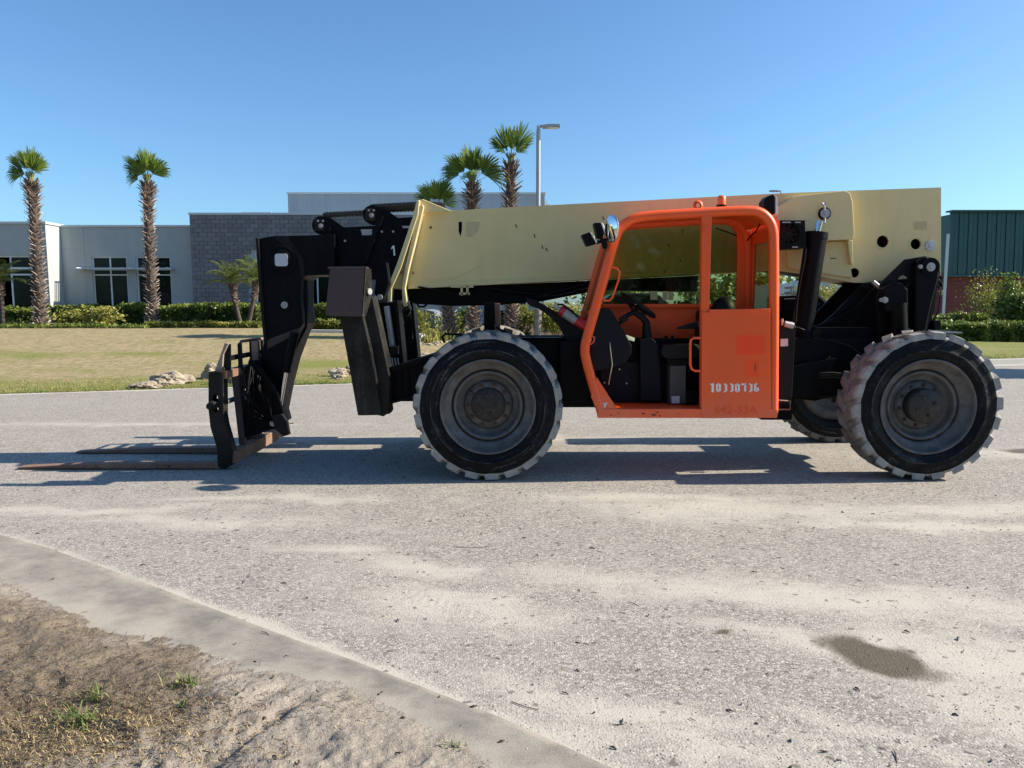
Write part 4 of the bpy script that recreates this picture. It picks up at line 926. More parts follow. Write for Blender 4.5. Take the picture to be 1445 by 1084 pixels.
xL, xR = P(843, 585, CN).x, P(1095, 585, CN).x
MB().box((xL, CN - .045, zs0), (xR, CN + .03, zs1)).build('cab_sill', M['orange'], TH, .008)
MB().pp([(842, 532), (871, 577), (844, 579), (834, 560)], CN - .035, CN - .02).build('sill_gusset', M['orange'], TH, .003)
MB().pp([(851, 569), (858, 568), (853, 577)], CN - .0375, CN - .0355).build('sill_sticker', M['sticker'], TH)
MB().box((xL + .03, CN + .031, zs0 + .02), (xR, CF, zs1 + .0)).build('cab_floor', M['orange_dark'], TH)
dk = MB()
for (px, py, w, h) in ((905, 584, 6, 1.2), (918, 585.5, 9, 1.5), (925, 582, 5, 1), (872, 583, 2, 1), (930, 587, 3, 1.2), (861, 586, 3, 1), (958, 584, 2, .8)): dk.pp([(px, py), (px + w * .4, py - h), (px + w, py), (px + w * .6, py + h)], CN - .0475, CN - .0455)
dk.build('paint_chips', M['rustdark'], TH, kind='stuff')
# post, door
post = MB().pp([(990, 301), (1005, 300), (1001, 440), (1001, 578), (989, 578)], CN - .035, CN + .03); post.build('door_post', M['orange'], TH, .006)
door = bpy.data.objects.new('cab_door', None)
dl = [(1001.5, 440), (1087, 438), (1088, 589), (990, 590), (990.5, 579), (1001.5, 578)]
dl = [(990.5, 441), (1087, 439), (1087.5, 589.5), (990, 590.5)]
door = MB().pp(dl, CN - .048, CN - .0365).build('lower_door', M['orange'], TH, .003)
MB().pp([(1001, 437), (1087, 435.5), (1087, 441), (1001, 442.5)], CN - .052, CN + .02).build('door_rail', M['orange'], TH, .004)
MB().pp([(1040, 473.5), (1079, 473), (1079, 500.5), (1040, 501)], CN - .0495, CN - .0475).build('repaint_patch', M['orange_red'], TH)
MB().pp([(1052, 507), (1071, 507), (1071, 531.5), (1052, 531.5)], CN - .0495, CN - .0475).build('repaint_patch', flat('patch_orange2', (.95, .072, .004), .45, var=.03), TH)
MB().pp([(1065.3, 514), (1066.6, 513), (1066.2, 524), (1065, 524)], CN - .0505, CN - .0497).build('paint_chips', M['rustdark'], TH, kind='stuff')
# stencilled fleet number: strokes with the stencil bridges left open
def stencil(s, px0, px1, pyt, pyb, Y, mat, parent, name):
    segs = {'0': 'abcdef', '1': 'i', '3': 'abgcd', '7': 'abc', '6': 'afedcg', '2': 'abged', '5': 'afgcd', '4': 'fgbc'}
    mb = MB(); n = len(s); pitch = (px1 - px0) / n; w = pitch * .76; t = pitch * .31; hm = (pyt + pyb) / 2; g_ = t * .08
    for k, ch in enumerate(s):
        x = px0 + k * pitch; jt = random.uniform(-.25, .25); y0, y1 = pyt + jt, pyb + jt
        R_ = {'f': (x, y0 + t * .5, x + t, hm - g_), 'e': (x, hm + g_, x + t, y1 - t * .5), 'b': (x + w - t, y0 + t * .5, x + w, hm - g_), 'c': (x + w - t, hm + g_, x + w, y1 - t * .5),
              'a': (x + t * .8, y0, x + w - t * .9, y0 + t * .85), 'd': (x + t * .8, y1 - t * .85, x + w - t * .9, y1), 'g': (x + t * 1.1, hm - t * .4, x + w - t * .9, hm + t * .4), 'i': (x + w * .4, y0, x + w * .4 + t * 1.15, y1)}
        for c in segs[ch]:
            x0, ya, x1, yb = R_[c]
            if ch == '7' and c == 'a': x0, x1 = x, x + w
            mb.pp([(x0, ya), (x1, ya), (x1, yb), (x0, yb)], Y, Y + .001)
            if c == 'i': mb.pp([(x0 - t * .7, ya + .6), (x0 + .1, ya), (x0 + .1, ya + t * .9), (x0 - t * .7, ya + t * .9)], Y, Y + .001)
            if 0: mb.pp([(x0 - t, ya), (x0 - .2, ya), (x0 - .2, ya + t * .6), (x0 - t, ya + t * .6)], Y, Y + .001).pp([(x0 - t, yb - t * .6), (x0 - .2, yb - t * .6), (x0 - .2, yb), (x0 - t, yb)], Y, Y + .001)
    return mb.build(name, mat, parent)
stencil('10330736', 1001.5, 1073, 541, 553.5, CN - .0495, M['white'], TH, 'stencil_number')['kind'] = 'stuff'
text('faded_number', '642-53A', 1038, 584, CN - .0492, 12, M['orange_faint'], TH, .002, 1.05)
def ptube(pix, Y, r, name, mat, n=8): return MB().tube([P(a, b, Y if not isinstance(Y, list) else Y[i]) for i, (a, b) in enumerate(pix)], r, n).build(name, mat, TH)
ptube([(989, 477), (979, 477), (975, 479.5), (974, 485), (974, 515), (976, 521), (981, 523.5), (989, 523.5)], CN - .05, .011, 'door_handle', M['orange'])
ptube([(864, 377), (871, 379), (874.5, 384), (873, 395), (864, 420), (860, 424.5), (852, 424)], CN - .0, .0095, 'grab_handle', M['orange'])
ptube([(834, 474), (839, 476), (838, 482), (834, 486), (831, 485)], CN - .03, .006, 'hook_loop', M['orange'], 6)
MB().pp([(992, 319), (1000, 319), (1000, 328), (992, 328)], CN - .045, CN - .035).build('door_hinge', M['orange'], TH, .002)
q = P(987, 300, CN + .1); MB().lathe([(.03, -.01), (.045, .0), (.04, .012), (.025, .012), (.02, 0)], (P(985, 290, 6.7).x, 6.7, P(985, 290, 6.7).z), n=16).build('lifting_eye', M['orange'], TH)
# far wall with its glass
def toZ(px, py): q_ = P(px, py, CF); return (q_.x, q_.z)
loop = [(p.x, p.z) for p in sp]
hole = [toZ(*q_) for q_ in ((872, 322), (985, 317), (1022, 316), (1033, 320), (1039, 332), (1040, 350), (1039, 425), (1036, 428), (852, 431), (850, 428))]
MB().prism(loop, CF - .012, CF + .012, [hole]).build('far_side_panel', M['orange_dark'], TH)
MB().prism([(x, z) for x, z in hole], CF - .004, CF + .004).build('side_glass', M['cabglass'], TH)
MB().box((toZ(850, 435)[0], CF - .05, toZ(0, 434)[1]), (toZ(1040, 435)[0], CF - .013, toZ(0, 429)[1])).build('window_rail', M['orange_dark'], TH, .004)
for (a_, b_) in ((918, 411), (935, 411), (943, 411.5)):
    c = P(a_, b_, CF - .01); MB().box((c.x, CF - .007, c.z - .085), (c.x + (.07 if a_ == 918 else .052), CF - .005, c.z)).build('warning_decal', M['yellowsticker'], TH)
# rear wall
xr = path[-1].x - .01
def rw(y0, y1, z0_, z1_): return ((xr - .015, y0, z0_), (xr + .015, y1, z1_))
zr0, zr1 = P(1070, 437, 7.0).z, P(1070, 342, 7.0).z
RW = MB().box(*rw(CN + .03, CN + .10, zs1, path[13].z)).box(*rw(CF - .08, CF - .013, zs1, path[13].z)).box(*rw(CN + .101, CF - .081, zs1, zr0)).box(*rw(CN + .101, CF - .081, zr1, path[13].z + .04))
RW.build('rear_panel', M['orange'], TH); MB().box((xr - .003, CN + .1, zr0), (xr + .003, CF - .08, zr1)).build('rear_glass', M['cabglass'], TH)
# windshield
ws = [p for p in sp if P(0, 440, CN).z < p.z < P(0, 325, CN).z and p.x < P(900, 400, CN).x]
ribbon(ws, .0, .006, CN + .04, CF - .04).build('windshield', M['cabglass'], TH)
# interior
MB().pp([(846, 436), (861, 435), (868, 446), (892, 488), (891, 499), (882, 513), (862, 520), (838, 524), (832, 498), (838, 465)], 6.82, 7.28).build('instrument_console', M['dash'], TH, .02)
MB().pp([(862, 497), (882, 510), (935, 515), (935, 568), (868, 568), (850, 545), (846, 524)], 7.0, 7.34).build('pedal_box', M['interior'], TH, .01)
MB().pp([(903, 480), (920, 477), (930, 487), (934, 566), (904, 566)], 6.92, 7.2).build('steering_pedestal', M['interior'], TH, .01)
bolts(TH, ((874, 521), (884, 541), (853, 540)), 6.99, 1.4)
a_, b_ = P(877.5, 415, 7.05), P(923, 447, 7.05); c = (a_ + b_) / 2; e1 = (b_ - a_).normalized(); e2 = Vector((0, 1, 0)); rr = (b_ - a_).length / 2; nn = e1.cross(e2)
sw = MB().tube([c + e1 * rr * math.cos(t * math.pi / 16) + e2 * rr * math.sin(t * math.pi / 16) for t in range(32)], .017, 10, closed=True)
hubp = P(896, 440, 7.05)
for k in range(3):
    t = k * 2.094 + .4; sw.bar(hubp, c + e1 * rr * math.cos(t) + e2 * rr * math.sin(t), .03, .014)
sw.cyl(hubp + (c - hubp) * .2, hubp, .045, n=16); sw.build('steering_wheel', M['cloth'], TH, .0)
MB().cyl(hubp, P(908, 450, 7.05), .03, n=12).tube([P(905, 446, 7.05), P(912, 455, 7.05), P(913, 480, 7.05)], [.03, .035, .05], 12).cyl(hubp, P(882, 447, 7.05), .022, n=10).obox(P(880, 450, 7.0), (.03, 0, .02), (0, .03, 0), (-.015, 0, .025)).tube([P(878, 452, 7.0), P(872, 460, 7.0), P(869, 468, 7.0)], .016, 8).build('steering_column', M['cloth'], TH)
q = P(895, 474, 6.95); MB().add([P(880, 471, 6.93), P(896, 477, 6.93), P(895, 482, 6.9), P(884, 479, 6.9)], [(0, 1, 2, 3)]).add([P(880, 471, 6.935), P(896, 477, 6.935), P(895, 482, 6.905), P(884, 479, 6.905)], [(3, 2, 1, 0)]).build('paper_sheet', M['sticker'], TH)
st = MB().pp([(935, 487), (985, 485), (992, 492), (990, 506), (940, 507), (932, 500)], 6.84, 7.24); st.build('seat', M['cloth'], TH, .03)
MB().pp([(990, 500), (994, 440), (1002, 436), (1016, 440), (1018, 500)], 6.88, 7.22).build('seat_back', M['cloth'], TH, .04)
sb = P(1022, 434, 7.1); MB().blob((sb.x - .02, 7.05, sb.z - .03), .13, 3, .03, 1, 3, (.85, 1.2, 1.05)).build('head_rest', M['dash'], TH)
MB().pp([(940, 507), (990, 507), (988, 514), (944, 516)], 6.86, 7.2).build('seat_suspension', M['rubber'], TH, .01)
MB().pp([(946, 516), (968, 516), (968, 570), (945, 570)], 6.86, 7.2).build('seat_base', flat('seat_base_grey', (.055, .057, .055), .6), TH, .006)
MB().pp([(968.5, 551), (985, 551), (985, 573), (968.5, 573)], 6.84, 6.95).build('control_box', M['rubber'], TH, .006)
MB().pp([(947.5, 559.5), (959, 559), (959, 569), (948, 569.5)], 6.852, 6.858).build('base_sticker', M['sticker'], TH)
MB().pp([(956, 463), (968, 458), (986, 453), (988, 464), (958, 465)], 6.84, 6.9).build('arm_rest', M['cloth'], TH, .01)
q = MB()
for px in (939, 948): q.cyl(P(px, 487, 7.2), P(px + 1, 474, 7.2), .008, n=8).cyl(P(px + 1, 474, 7.2), P(px + .5, 477, 7.2), .015, n=8)
q.build('control_levers', M['cloth'], TH)
ptube([(858, 436), (861, 490), (864, 515), (861, 530), (859, 543)], [7.0, 6.80, 6.80, 6.80, 6.80], .004, 'loose_cable', flat('pale_cable', (.45, .43, .38), .6), 6)
ptube([(1072, 316), (1066, 328), (1060, 332), (1054, 340)], 6.9, .006, 'roof_wire', M['rubber'], 6)
ptube([(1010, 322), (1025, 327), (1040, 333)], 7.3, .006, 'roof_wire', M['rubber'], 6)
q = MB()
for (a_, b_, d_) in ((963, 323, 6), (943, 344, 5), (960, 366, 4), (937, 381, 5)): q.add([P(a_, b_, CF - .02), P(a_ + 1.2, b_, CF - .02), P(a_ + .8, b_ + d_, CF - .02), P(a_ - .2, b_ + d_, CF - .02)], [(0, 1, 2, 3)])
q.build('glass_grime', M['rubber'], TH, kind='stuff')
# lights, mirror, beacon
def lamp(c, d, w, h, dep, name='work_lamp'):
    d = Vector(d).normalized(); s = d.cross(Vector((0, 0, 1))).normalized(); u = s.cross(d)
    o = MB().obox(c, d * dep, s * w, u * h).build(name, M['rubber'], TH, .006); l = MB().obox(Vector(c) + d * (dep + .003), d * .003, s * w * .85, u * h * .85).build('lamp_lens', M['lens'], TH, .002); return o
def lampp(pf, pl, Y0, Y1, name='work_lamp'):
    MB().pp(pf, Y0, Y1).build(name, M['rubber'], TH, .006); MB().pp(pl, Y0 + .005, Y1 - .005).build('lamp_lens', M['lens'], TH, .002)
lampp([(821, 331.5), (832, 327.5), (838, 339), (841, 344), (834, 346), (828, 347)], [(832.3, 327.4), (834.5, 327.8), (843, 342), (841.5, 343.5)], 6.60, 6.72)
lampp([(838, 314.5), (847.5, 314), (852, 325), (851, 337), (843, 335)], [(848, 314), (850, 314.5), (855, 324), (854, 331), (852.3, 326)], 6.62, 6.76)
MB().pp([(848, 337), (857, 336), (857, 351), (851, 351)], 6.58, 6.62).pp([(840, 340), (850, 338), (851, 342), (842, 345)], 6.62, 6.65).build('lamp_bracket', M['rubber'], TH, .003)
c = P(862, 323, 6.46); nd = Vector((-.93, -.36, -.05)).normalized(); e1 = nd.orthogonal().normalized(); e2 = nd.cross(e1)
def disc(cc, r0, r1, th, mat, name):
    mb = MB(); n = 32; vs = []
    for rr_, o_ in ((0, .016), (r0 * .5, .012), (r0, 0), (r1, -.004), (r1, -th), (r0 * .6, -th - .018), (0, -th - .022)):
        for i in range(n): t = 2 * math.pi * i / n; vs.append(cc + nd * o_ + (e1 * math.cos(t) + e2 * math.sin(t)) * rr_)
    fs = [(k * n + i, k * n + (i + 1) % n, k * n + n + (i + 1) % n, k * n + n + i) for k in range(6) for i in range(n)]
    mb.add(vs, fs, 0, True); return mb.build(name, mat, TH)
nd = -nd if nd.y > 0 else nd
disc(c, .108, .118, .012, M['mirror'], 'round_mirror')
MB().cyl(c, c + Vector((-.02, .10, -.01)), .012, n=8).cyl(c + Vector((-.02, .10, -.01)), P(868, 335, 6.62), .012, n=8).build('mirror_arm', M['rubber'], TH)
q = P(1018, 288, 6.95); MB().lathe([(.0, .09), (.028, .085), (.038, .07), (.040, 0)], (q.x, q.y, q.z - .01), 'Z', 24).lathe([(.046, 0), (.046, -.02), (.03, -.04)], (q.x, q.y, q.z - .01), 'Z', 24, mi=1).build('beacon', [M['beacon'], M['rubber']], TH)
MB().pp([(1083, 277), (1091, 274), (1094, 277), (1094, 300), (1092, 303), (1084, 297), (1078, 292), (1078, 284)], 6.70, 6.84).build('rear_work_lamp', M['rubber'], TH, .006)
MB().pp([(1094.3, 277), (1097, 279), (1098, 302), (1094.3, 302)], 6.71, 6.83).build('lamp_lens', M['lens'], TH, .003)
# cooling fan box behind the cab
fb = MB().pp([(1096, 311), (1136, 311), (1137, 350), (1096, 352)], 7.10, 7.30, [pcirc(1114, 330, 15, 28)]); fb.build('cooler_housing', M['rubber'], TH, .006)
c = P(1114, 330, 7.1); fn = MB()
for k in range(9):
    a = k * 2 * math.pi / 9; d = Vector((math.cos(a), 0, math.sin(a))); fn.obox((c.x + d.x * .055, 7.16, c.z + d.z * .055), d * .042, (-d.z * .016, .006, d.x * .016), (0, .002, 0))
fn.cyl((c.x, 7.13, c.z), (c.x, 7.19, c.z), .025, n=16)
for rr_ in (.045, .07, .095): fn.tube([(c.x + rr_ * math.cos(t * math.pi / 14), 7.105, c.z + rr_ * math.sin(t * math.pi / 14)) for t in range(28)], .0022, 5, closed=True)
for k in range(6):
    a = k * math.pi / 6; fn.bar((c.x - .1 * math.cos(a), 7.103, c.z - .1 * math.sin(a)), (c.x + .1 * math.cos(a), 7.103, c.z + .1 * math.sin(a)), .003, .003)
fn.build('cooling_fan', M['legblack'], TH); MB().box((c.x - .11, 7.24, c.z - .11), (c.x + .11, 7.25, c.z + .11)).build('cooler_core', M['rubber'], TH)
for (a_, b_, w_) in ((1104, 313, 12), (1122, 313, 8), (1118, 348, 8)): MB().pp([(a_, b_), (a_ + w_, b_), (a_ + w_, b_ + 1.6), (a_, b_ + 1.6)], 7.095, 7.099).build('cooler_clip', M['steel'], TH)
# main lift cylinder
t_, b_ = P(1152.5, 328, 7.22), P(1129, 485, 7.22)
MB().cyl(t_, b_, .100, .098, n=32).cyl(t_, t_ + (t_ - b_).normalized() * -.06, .106, n=32).build('lift_cylinder', M['black'], TH, .006)
MB().cyl(P(1157, 312, 7.22), t_, .034, n=20).build('lift_cylinder_rod', M['chrome'], TH)
MB().pp([(1137, 342), (1160, 342), (1158, 352), (1144, 352)], 7.34, 7.4).build('cylinder_clevis', M['black'], TH, .004)
pin(TH, 1163, 301.5, 7.36, 7, .03, 'steel', ring=8.5)
MB().tube([P(1163, 297, 7.33), P(1163, 290, 7.32), P(1160, 287, 7.32)], .011, 8).tube([P(1163, 290, 7.32), P(1166, 287, 7.32)], .010, 8).cyl(P(1164, 308, 7.33), P(1163, 315, 7.32), .012, n=8).build('grease_fitting', M['steel'], TH)
MB().pp([(1119, 482), (1142, 478), (1140, 500), (1134, 545), (1128, 552), (1116, 548)], 7.16, 7.28).build('cylinder_base', M['black'], TH, .006)
pin(TH, 1124.5, 540, 7.14, 6, .04, 'steel'); MB().cyl(P(1128, 540, 7.1), P(1138, 540, 7.1), .014, n=8).build('grease_fitting', M['steel'], TH)
MB().tube([P(1137, 350, 7.12), P(1134, 372, 7.12), P(1128, 400, 7.12), P(1124, 430, 7.12), P(1122, 455, 7.1)], .013, 8).tube([P(1096, 465, 7.0), P(1125, 462, 6.98), P(1135, 466, 7.0)], .008, 6).build('hydraulic_hoses', M['rubber'], TH)
# rear frame uprights
up = [(1244, 399), (1278, 366), (1305, 361.5), (1316, 364), (1325, 374), (1327, 385), (1322, 410), (1315, 445), (1306, 470), (1302, 498), (1240, 498), (1238, 420)]
MB().pp(up, 7.20, 7.235, [pcirc(1275.5, 397, 8.5, 16)]).prism([(P(a, b, 7.2).x, P(a, b, 7.2).z) for a, b in up], 7.92, 7.955).build('rear_upright', M['black2'], TH, .004)
MB().pp([(1292, 380), (1296, 368), (1306, 362), (1318, 365), (1326, 376), (1326, 390), (1318, 420), (1306, 475), (1290, 475)], 7.10, 7.20).build('pivot_boss', M['black'], TH, .02)
pin(TH, 1312.5, 377, 7.10, 6.5, .02, 'steel', ring=13); pin(TH, 1298, 376.5, 7.10, 3, .02, 'steel')
dg_ = [(1220, 399), (1290, 392), (1325, 398), (1318, 440), (1300, 500), (1300, 540), (1140, 540), (1128, 505), (1145, 470), (1177, 443)]
MB().pp(dg_, 7.42, 7.46).prism([(P(a, b, 7.42).x, P(a, b, 7.42).z) for a, b in dg_], 7.86, 7.90).build('rear_frame_plate', M['black'], TH, .004)
c2 = P(1266, 428, 7.12); c3 = P(1268, 478, 7.12)
MB().cyl(c2, c3, .085, n=24).pp([(1246, 408), (1262, 399), (1272, 399), (1281, 408), (1282, 438), (1250, 440)], 7.06, 7.18).build('compensating_cylinder', M['black'], TH, .01)
pin(TH, 1248, 423.5, 7.05, 4.5, .02, 'steel'); pin(TH, 1243, 423.5, 7.06, 3, .02, 'steel')
MB().tube([P(1235, 402, 7.38), P(1215, 425, 7.38), P(1190, 445, 7.38), P(1160, 458, 7.38), P(1140, 465, 7.38)], .014, 8).tube([P(1145, 478, 7.1), P(1175, 482, 7.05), P(1200, 490, 7.05), P(1215, 503, 7.05)], .016, 8).tube([P(1150, 485, 7.08), P(1190, 486, 7.06), P(1240, 484, 7.1)], .013, 8).build('hydraulic_hoses', M['rubber'], TH)
q = MB()
for k in range(3): q.tube([P(1156, 527 + k * 3, 6.98), P(1175, 526 + k * 3, 6.96), P(1192, 528 + k * 3, 6.96)], .009, 6)
q.obox(P(1193, 530, 6.95), (.02, 0, 0), (0, .02, 0), (0, 0, .035)); q.bar(P(1170, 503, 7.0), P(1148, 548, 7.0), .03, .02); q.build('steering_hoses', M['legblack'], TH, .002)
q = MB()
for k in range(16):
    px, py = 1148 + (k * 37 % 46), 540 + (k * 23 % 28); c = P(px, py, 7.2 + .1 * (k % 5)); r = .02 + .03 * ((k * 13) % 7) / 7
    if k % 3: q.cyl(c, c + Vector((.05 * ((k % 4) - 1.5), -.06, .03 * ((k % 3) - 1))), r, r * .8, 10)
    else: q.obox(c, (r, 0, .005), (0, r, 0), (0, 0, r * .8))
q.build('driveline', M['legblack'], TH, .003)
hp = MB(); q = P(1236, 545, 6.9)
MB().pp([(1196, 399), (1243, 399), (1243, 403), (1222, 404)], 7.55, 7.9).build('boom_pad', M['black'], TH)
MB().cyl(P(1232, 398, 7.3), P(1242, 406, 7.28), .022, n=12).build('hose_end', M['steel'], TH)
# right engine side (far side of the machine)
MB().pp([(1098, 432), (1112, 424), (1140, 416), (1160, 417), (1172, 428), (1184, 447), (1250, 470), (1290, 490), (1290, 528), (1098, 534)], 8.38, 8.76).build('engine_hood', M['black'], TH, .04)
MB().pp([(1096, 418), (1126, 417), (1126, 440), (1096, 440)], 7.6, 7.9).build('air_cleaner', M['black'], TH, .02)
q = P(1158, 432, 7.95); nd = Vector((.1, -1, 0)); MB().add([P(1151, 425, 7.95), P(1156, 424, 7.95), P(1165, 441, 7.95), P(1158, 442, 7.95)], [(3, 2, 1, 0)]).add([P(1151, 425, 7.955), P(1156, 424, 7.955), P(1165, 441, 7.955), P(1158, 442, 7.955)], [(0, 1, 2, 3)]).build('hood_mirror', M['chrome'], TH)
q = MB()
for (a_, b_, w_, h_) in ((1108, 405, 12, 3), (1108, 412, 10, 4), (1108, 421, 14, 1.5)): q.pp([(a_, b_), (a_ + w_, b_ - .5), (a_ + w_, b_ + h_ - .5), (a_, b_ + h_)], 7.5, 7.52)
q.build('exhaust_trim', M['steel'], TH)
MB().pp([(1098, 452), (1120, 454), (1123, 460), (1121, 500), (1117, 571), (1098, 571)], 6.74, 7.05).build('battery_box', M['black2'], TH, .015)
MB().pp([(1101.5, 478.5), (1112, 478), (1112, 488.5), (1101.5, 489)], 6.736, 6.74).build('box_sticker', M['sticker'], TH)
MB().cyl(P(1107, 457, 6.74), P(1119, 460, 6.74), .026, .030, n=14).cyl(P(1104, 450, 6.74), P(1104, 459, 6.74), .01, n=8).build('battery_switch', M['steel'], TH, .003)
MB().tube([P(1098, 565, 6.72), P(1115, 566, 6.72), P(1115, 578, 6.72), P(1098, 578, 6.72)], .007, 6).build('step_frame', M['rust'], TH)
# wires and small box at the tail
q = MB().tube([P(1322, 400, 7.3), P(1328, 410, 7.3), P(1324, 440, 7.3), P(1316, 455, 7.3), P(1312, 463, 7.3)], .006, 6).tube([P(1318, 398, 7.3), P(1326, 395, 7.3), P(1330, 402, 7.3)], .006, 6).tube([P(1300, 462, 7.25), P(1308, 455, 7.25), P(1314, 450, 7.25)], .012, 6)
q.build('tail_wiring', M['rubber'], TH); MB().pp([(1318, 452), (1328, 452), (1328, 466), (1318, 466)], 7.25, 7.35).pp([(1318, 388), (1330, 389), (1330, 405), (1322, 408)], 7.35, 7.4).build('tail_lamp_box', M['rubber'], TH, .004)
MB().pp([(1326, 411), (1332, 410), (1332, 416), (1326, 417)], 7.3, 7.34).build('tail_connector', M['yellowsticker'], TH, .003)
MB().pp([(1296, 464), (1358, 468.5), (1358, 470.5), (1296, 470)], 7.5, 8.3).build('rear_deck_plate', M['steel'], TH)
MB().pp([(1240, 470), (1330, 470), (1332, 525), (1240, 525)], 7.3, 7.9).build('counterweight', M['black'], TH, .02)
MB().cyl(P(1275, 470, 7.1), P(1282, 463, 7.1), .03, .02, n=12).build('breather_cap', M['legblack'], TH, .004)

# ---- the fire extinguisher strapped to the fender: a thing of its own
ea, eb = P(783, 432, 6.90), P(832, 464, 6.90); d = (eb - ea).normalized(); L = (eb - ea).length
EX = thing('fire_extinguisher', 'red fire extinguisher with silver label lying on the dark fender in front of the cab', 'fire extinguisher', ea)
def tb(t0, t1, r0, r1=None, name='cylinder_body', mat='red', caps=True, mb=None):
    mb = mb or MB(); mb.cyl(ea + d * t0, ea + d * t1, r0, r1, 24); return mb
mb = tb(.055, .07, .03, .048); tb(.07, L, .048, .048, mb=mb); mb.build('cylinder_body', M['red'], EX)
tb(.105, .235, .0492).build('label', M['silver'], EX)
mb = tb(.02, .055, .018, .018); mb.obox(ea + d * .012 + Vector((0, 0, .01)), d * .022, (0, .015, 0), d.cross(Vector((0, 1, 0))) * .02); mb.build('valve', M['steel'], EX, .002)
uu = d.cross(Vector((0, 1, 0))); uu = uu if uu.z > 0 else -uu
MB().bar(ea + uu * .03 - d * .03, ea + uu * .035 + d * .06, .016, .006).bar(ea + uu * .02 - d * .03, ea + uu * .015 + d * .02, .016, .006).build('handle', M['steel'], EX, .001)
MB().tube([ea + uu * .015, ea + uu * .05 + d * .05 + Vector((0, -.03, 0)), ea + uu * .045 + d * .16 + Vector((0, -.04, 0)), ea + uu * .03 + d * .24 + Vector((0, -.04, 0))], .009, 8).build('hose', M['rubber'], EX)

# every loose piece of these becomes a part of its own
def split_loose(o):
    me = o.data; bm = bmesh.new(); bm.from_mesh(me); bm.verts.ensure_lookup_table(); comp = [-1] * len(bm.verts); n = 0
    for v in bm.verts:
        if comp[v.index] >= 0: continue
        st_ = [v]; comp[v.index] = n
        while st_:
            for e in st_.pop().link_edges:
                for w in e.verts:
                    if comp[w.index] < 0: comp[w.index] = n; st_.append(w)
        n += 1
    bm.free()
    if n < 2: return
    vs = [v.co.copy() for v in me.vertices]; polys = [(tuple(p.vertices), p.material_index, p.use_smooth) for p in me.polygons]
    groups = {}
    for p in polys: groups.setdefault(comp[p[0][0]], []).append(p)
    first = True
    for g in groups.values():
        ids = sorted({i for p in g for i in p[0]}); mp = {i: k for k, i in enumerate(ids)}
        m2 = bpy.data.meshes.new(me.name); m2.from_pydata([vs[i] for i in ids], [], [tuple(mp[i] for i in p[0]) for p in g])
        m2.polygons.foreach_set('material_index', [p[1] for p in g]); m2.polygons.foreach_set('use_smooth', [p[2] for p in g]); m2.update()
        for m_ in me.materials: m2.materials.append(m_)
        if first: o.data = m2; first = False
        else:
            c = o.copy(); c.data = m2; COL.objects.link(c)
KEEP = ('tyre', 'rim', 'hub_cap', 'lift_chain', 'pin', 'bolt', 'lug_nut', 'stencil_number', 'faded_number', 'number_one', 'cooling_fan', 'steering_wheel', 'roller_bracket', 'grease_fitting', 'beacon', 'number_one', 'lifting_eye', 'hinge_pin', 'head_boss', 'chassis', 'axle', 'boom', 'driveline', 'battery_switch', 'tilt_cylinder', 'lift_cylinder', 'compensating_cylinder', 'steering_column', 'rear_panel', 'second_boom_section', 'third_boom_section', 'foot_pad', 'stabilizer', 'front_arm', 'quick_attach', 'cylinder_head', 'port_ring')
def tree(o):
    r = []
    for c in o.children: r.append(c); r += tree(c)
    return r
for o in tree(TH):
    if o.type == 'MESH' and o.name.split('.')[0] not in KEEP and 'kind' not in o.keys(): split_loose(o)
# ------------------------------------------------------------------ buildings
def stucco(name, col):
    m = NT(name); f = m.noise(1.1, 4, .6); g = m.noise(60, 3); st = m.noise(3, 4, .6, vec=m.scale((1, 1, .12)))
    c = m.mix(m.ramp(m.math('MULTIPLY_ADD', st, .5, m.math('MULTIPLY', f, .5)), [(.35, 0), (.68, 1)]), tuple(v * .86 for v in col), col)
    return m.fin(c, .9, m.bump(g, .3, .004), spec=.2)
M['stucco'] = stucco('pale_stucco', (.41, .44, .43)); M['stucco2'] = stucco('blue_grey_stucco', (.34, .39, .42)); M['penthouse'] = stucco('penthouse_panel', (.36, .40, .43))
M['coping'] = flat('metal_coping', (.55, .58, .60), .4, var=.05, sc=2)
m = NT('concrete_block'); oi = m.n('ShaderNodeObjectInfo').outputs['Random']; f = m.noise(5, 5, .7)
M['cmu'] = m.fin(m.mix(m.math('MULTIPLY_ADD', oi, .5, m.math('MULTIPLY', f, .5)), (.15, .148, .155), (.255, .25, .26)), .95, m.bump(f, .6, .02), spec=.1)
M['mortar'] = flat('mortar', (.42, .42, .42), .95)
M['winframe'] = flat('white_window_frame', (.62, .66, .66), .4, var=.05)
m = NT('window_glass'); M['winglass'] = m.fin(m.ramp(m.noise(.7, 3), [(.35, (.004, .006, .006)), (.65, (.012, .018, .014))]), .03, m.bump(m.noise(.5, 2), .12, .05), spec=.14)
m = NT('green_metal_siding'); f = m.noise(.8, 4); M['greenmetal'] = m.fin(m.mix(f, (.012, .062, .060), (.020, .085, .080)), .45, spec=.5)
m = NT('red_brick')
bk = m.n('ShaderNodeTexBrick', {'Vector': m.n('ShaderNodeMapping', {'Vector': m.tc, 'Rotation': (R(90), 0, 0)}).outputs[0], 'Scale': 1.0, 'Mortar Size': .008, 'Brick Width': .22, 'Row Height': .075, 'Color1': (.16, .035, .035), 'Color2': (.21, .05, .045), 'Mortar': (.20, .12, .11)})
M['brick'] = m.fin(bk.outputs[0], .9, m.bump(bk.outputs[1], -.5, .01), spec=.15)
def rect(Y, px0, px1, pyt, pyb):
    return P(px0, 400, Y).x, P(px1, 400, Y).x, P(CX, pyb, Y).z, P(CX, pyt, Y).z
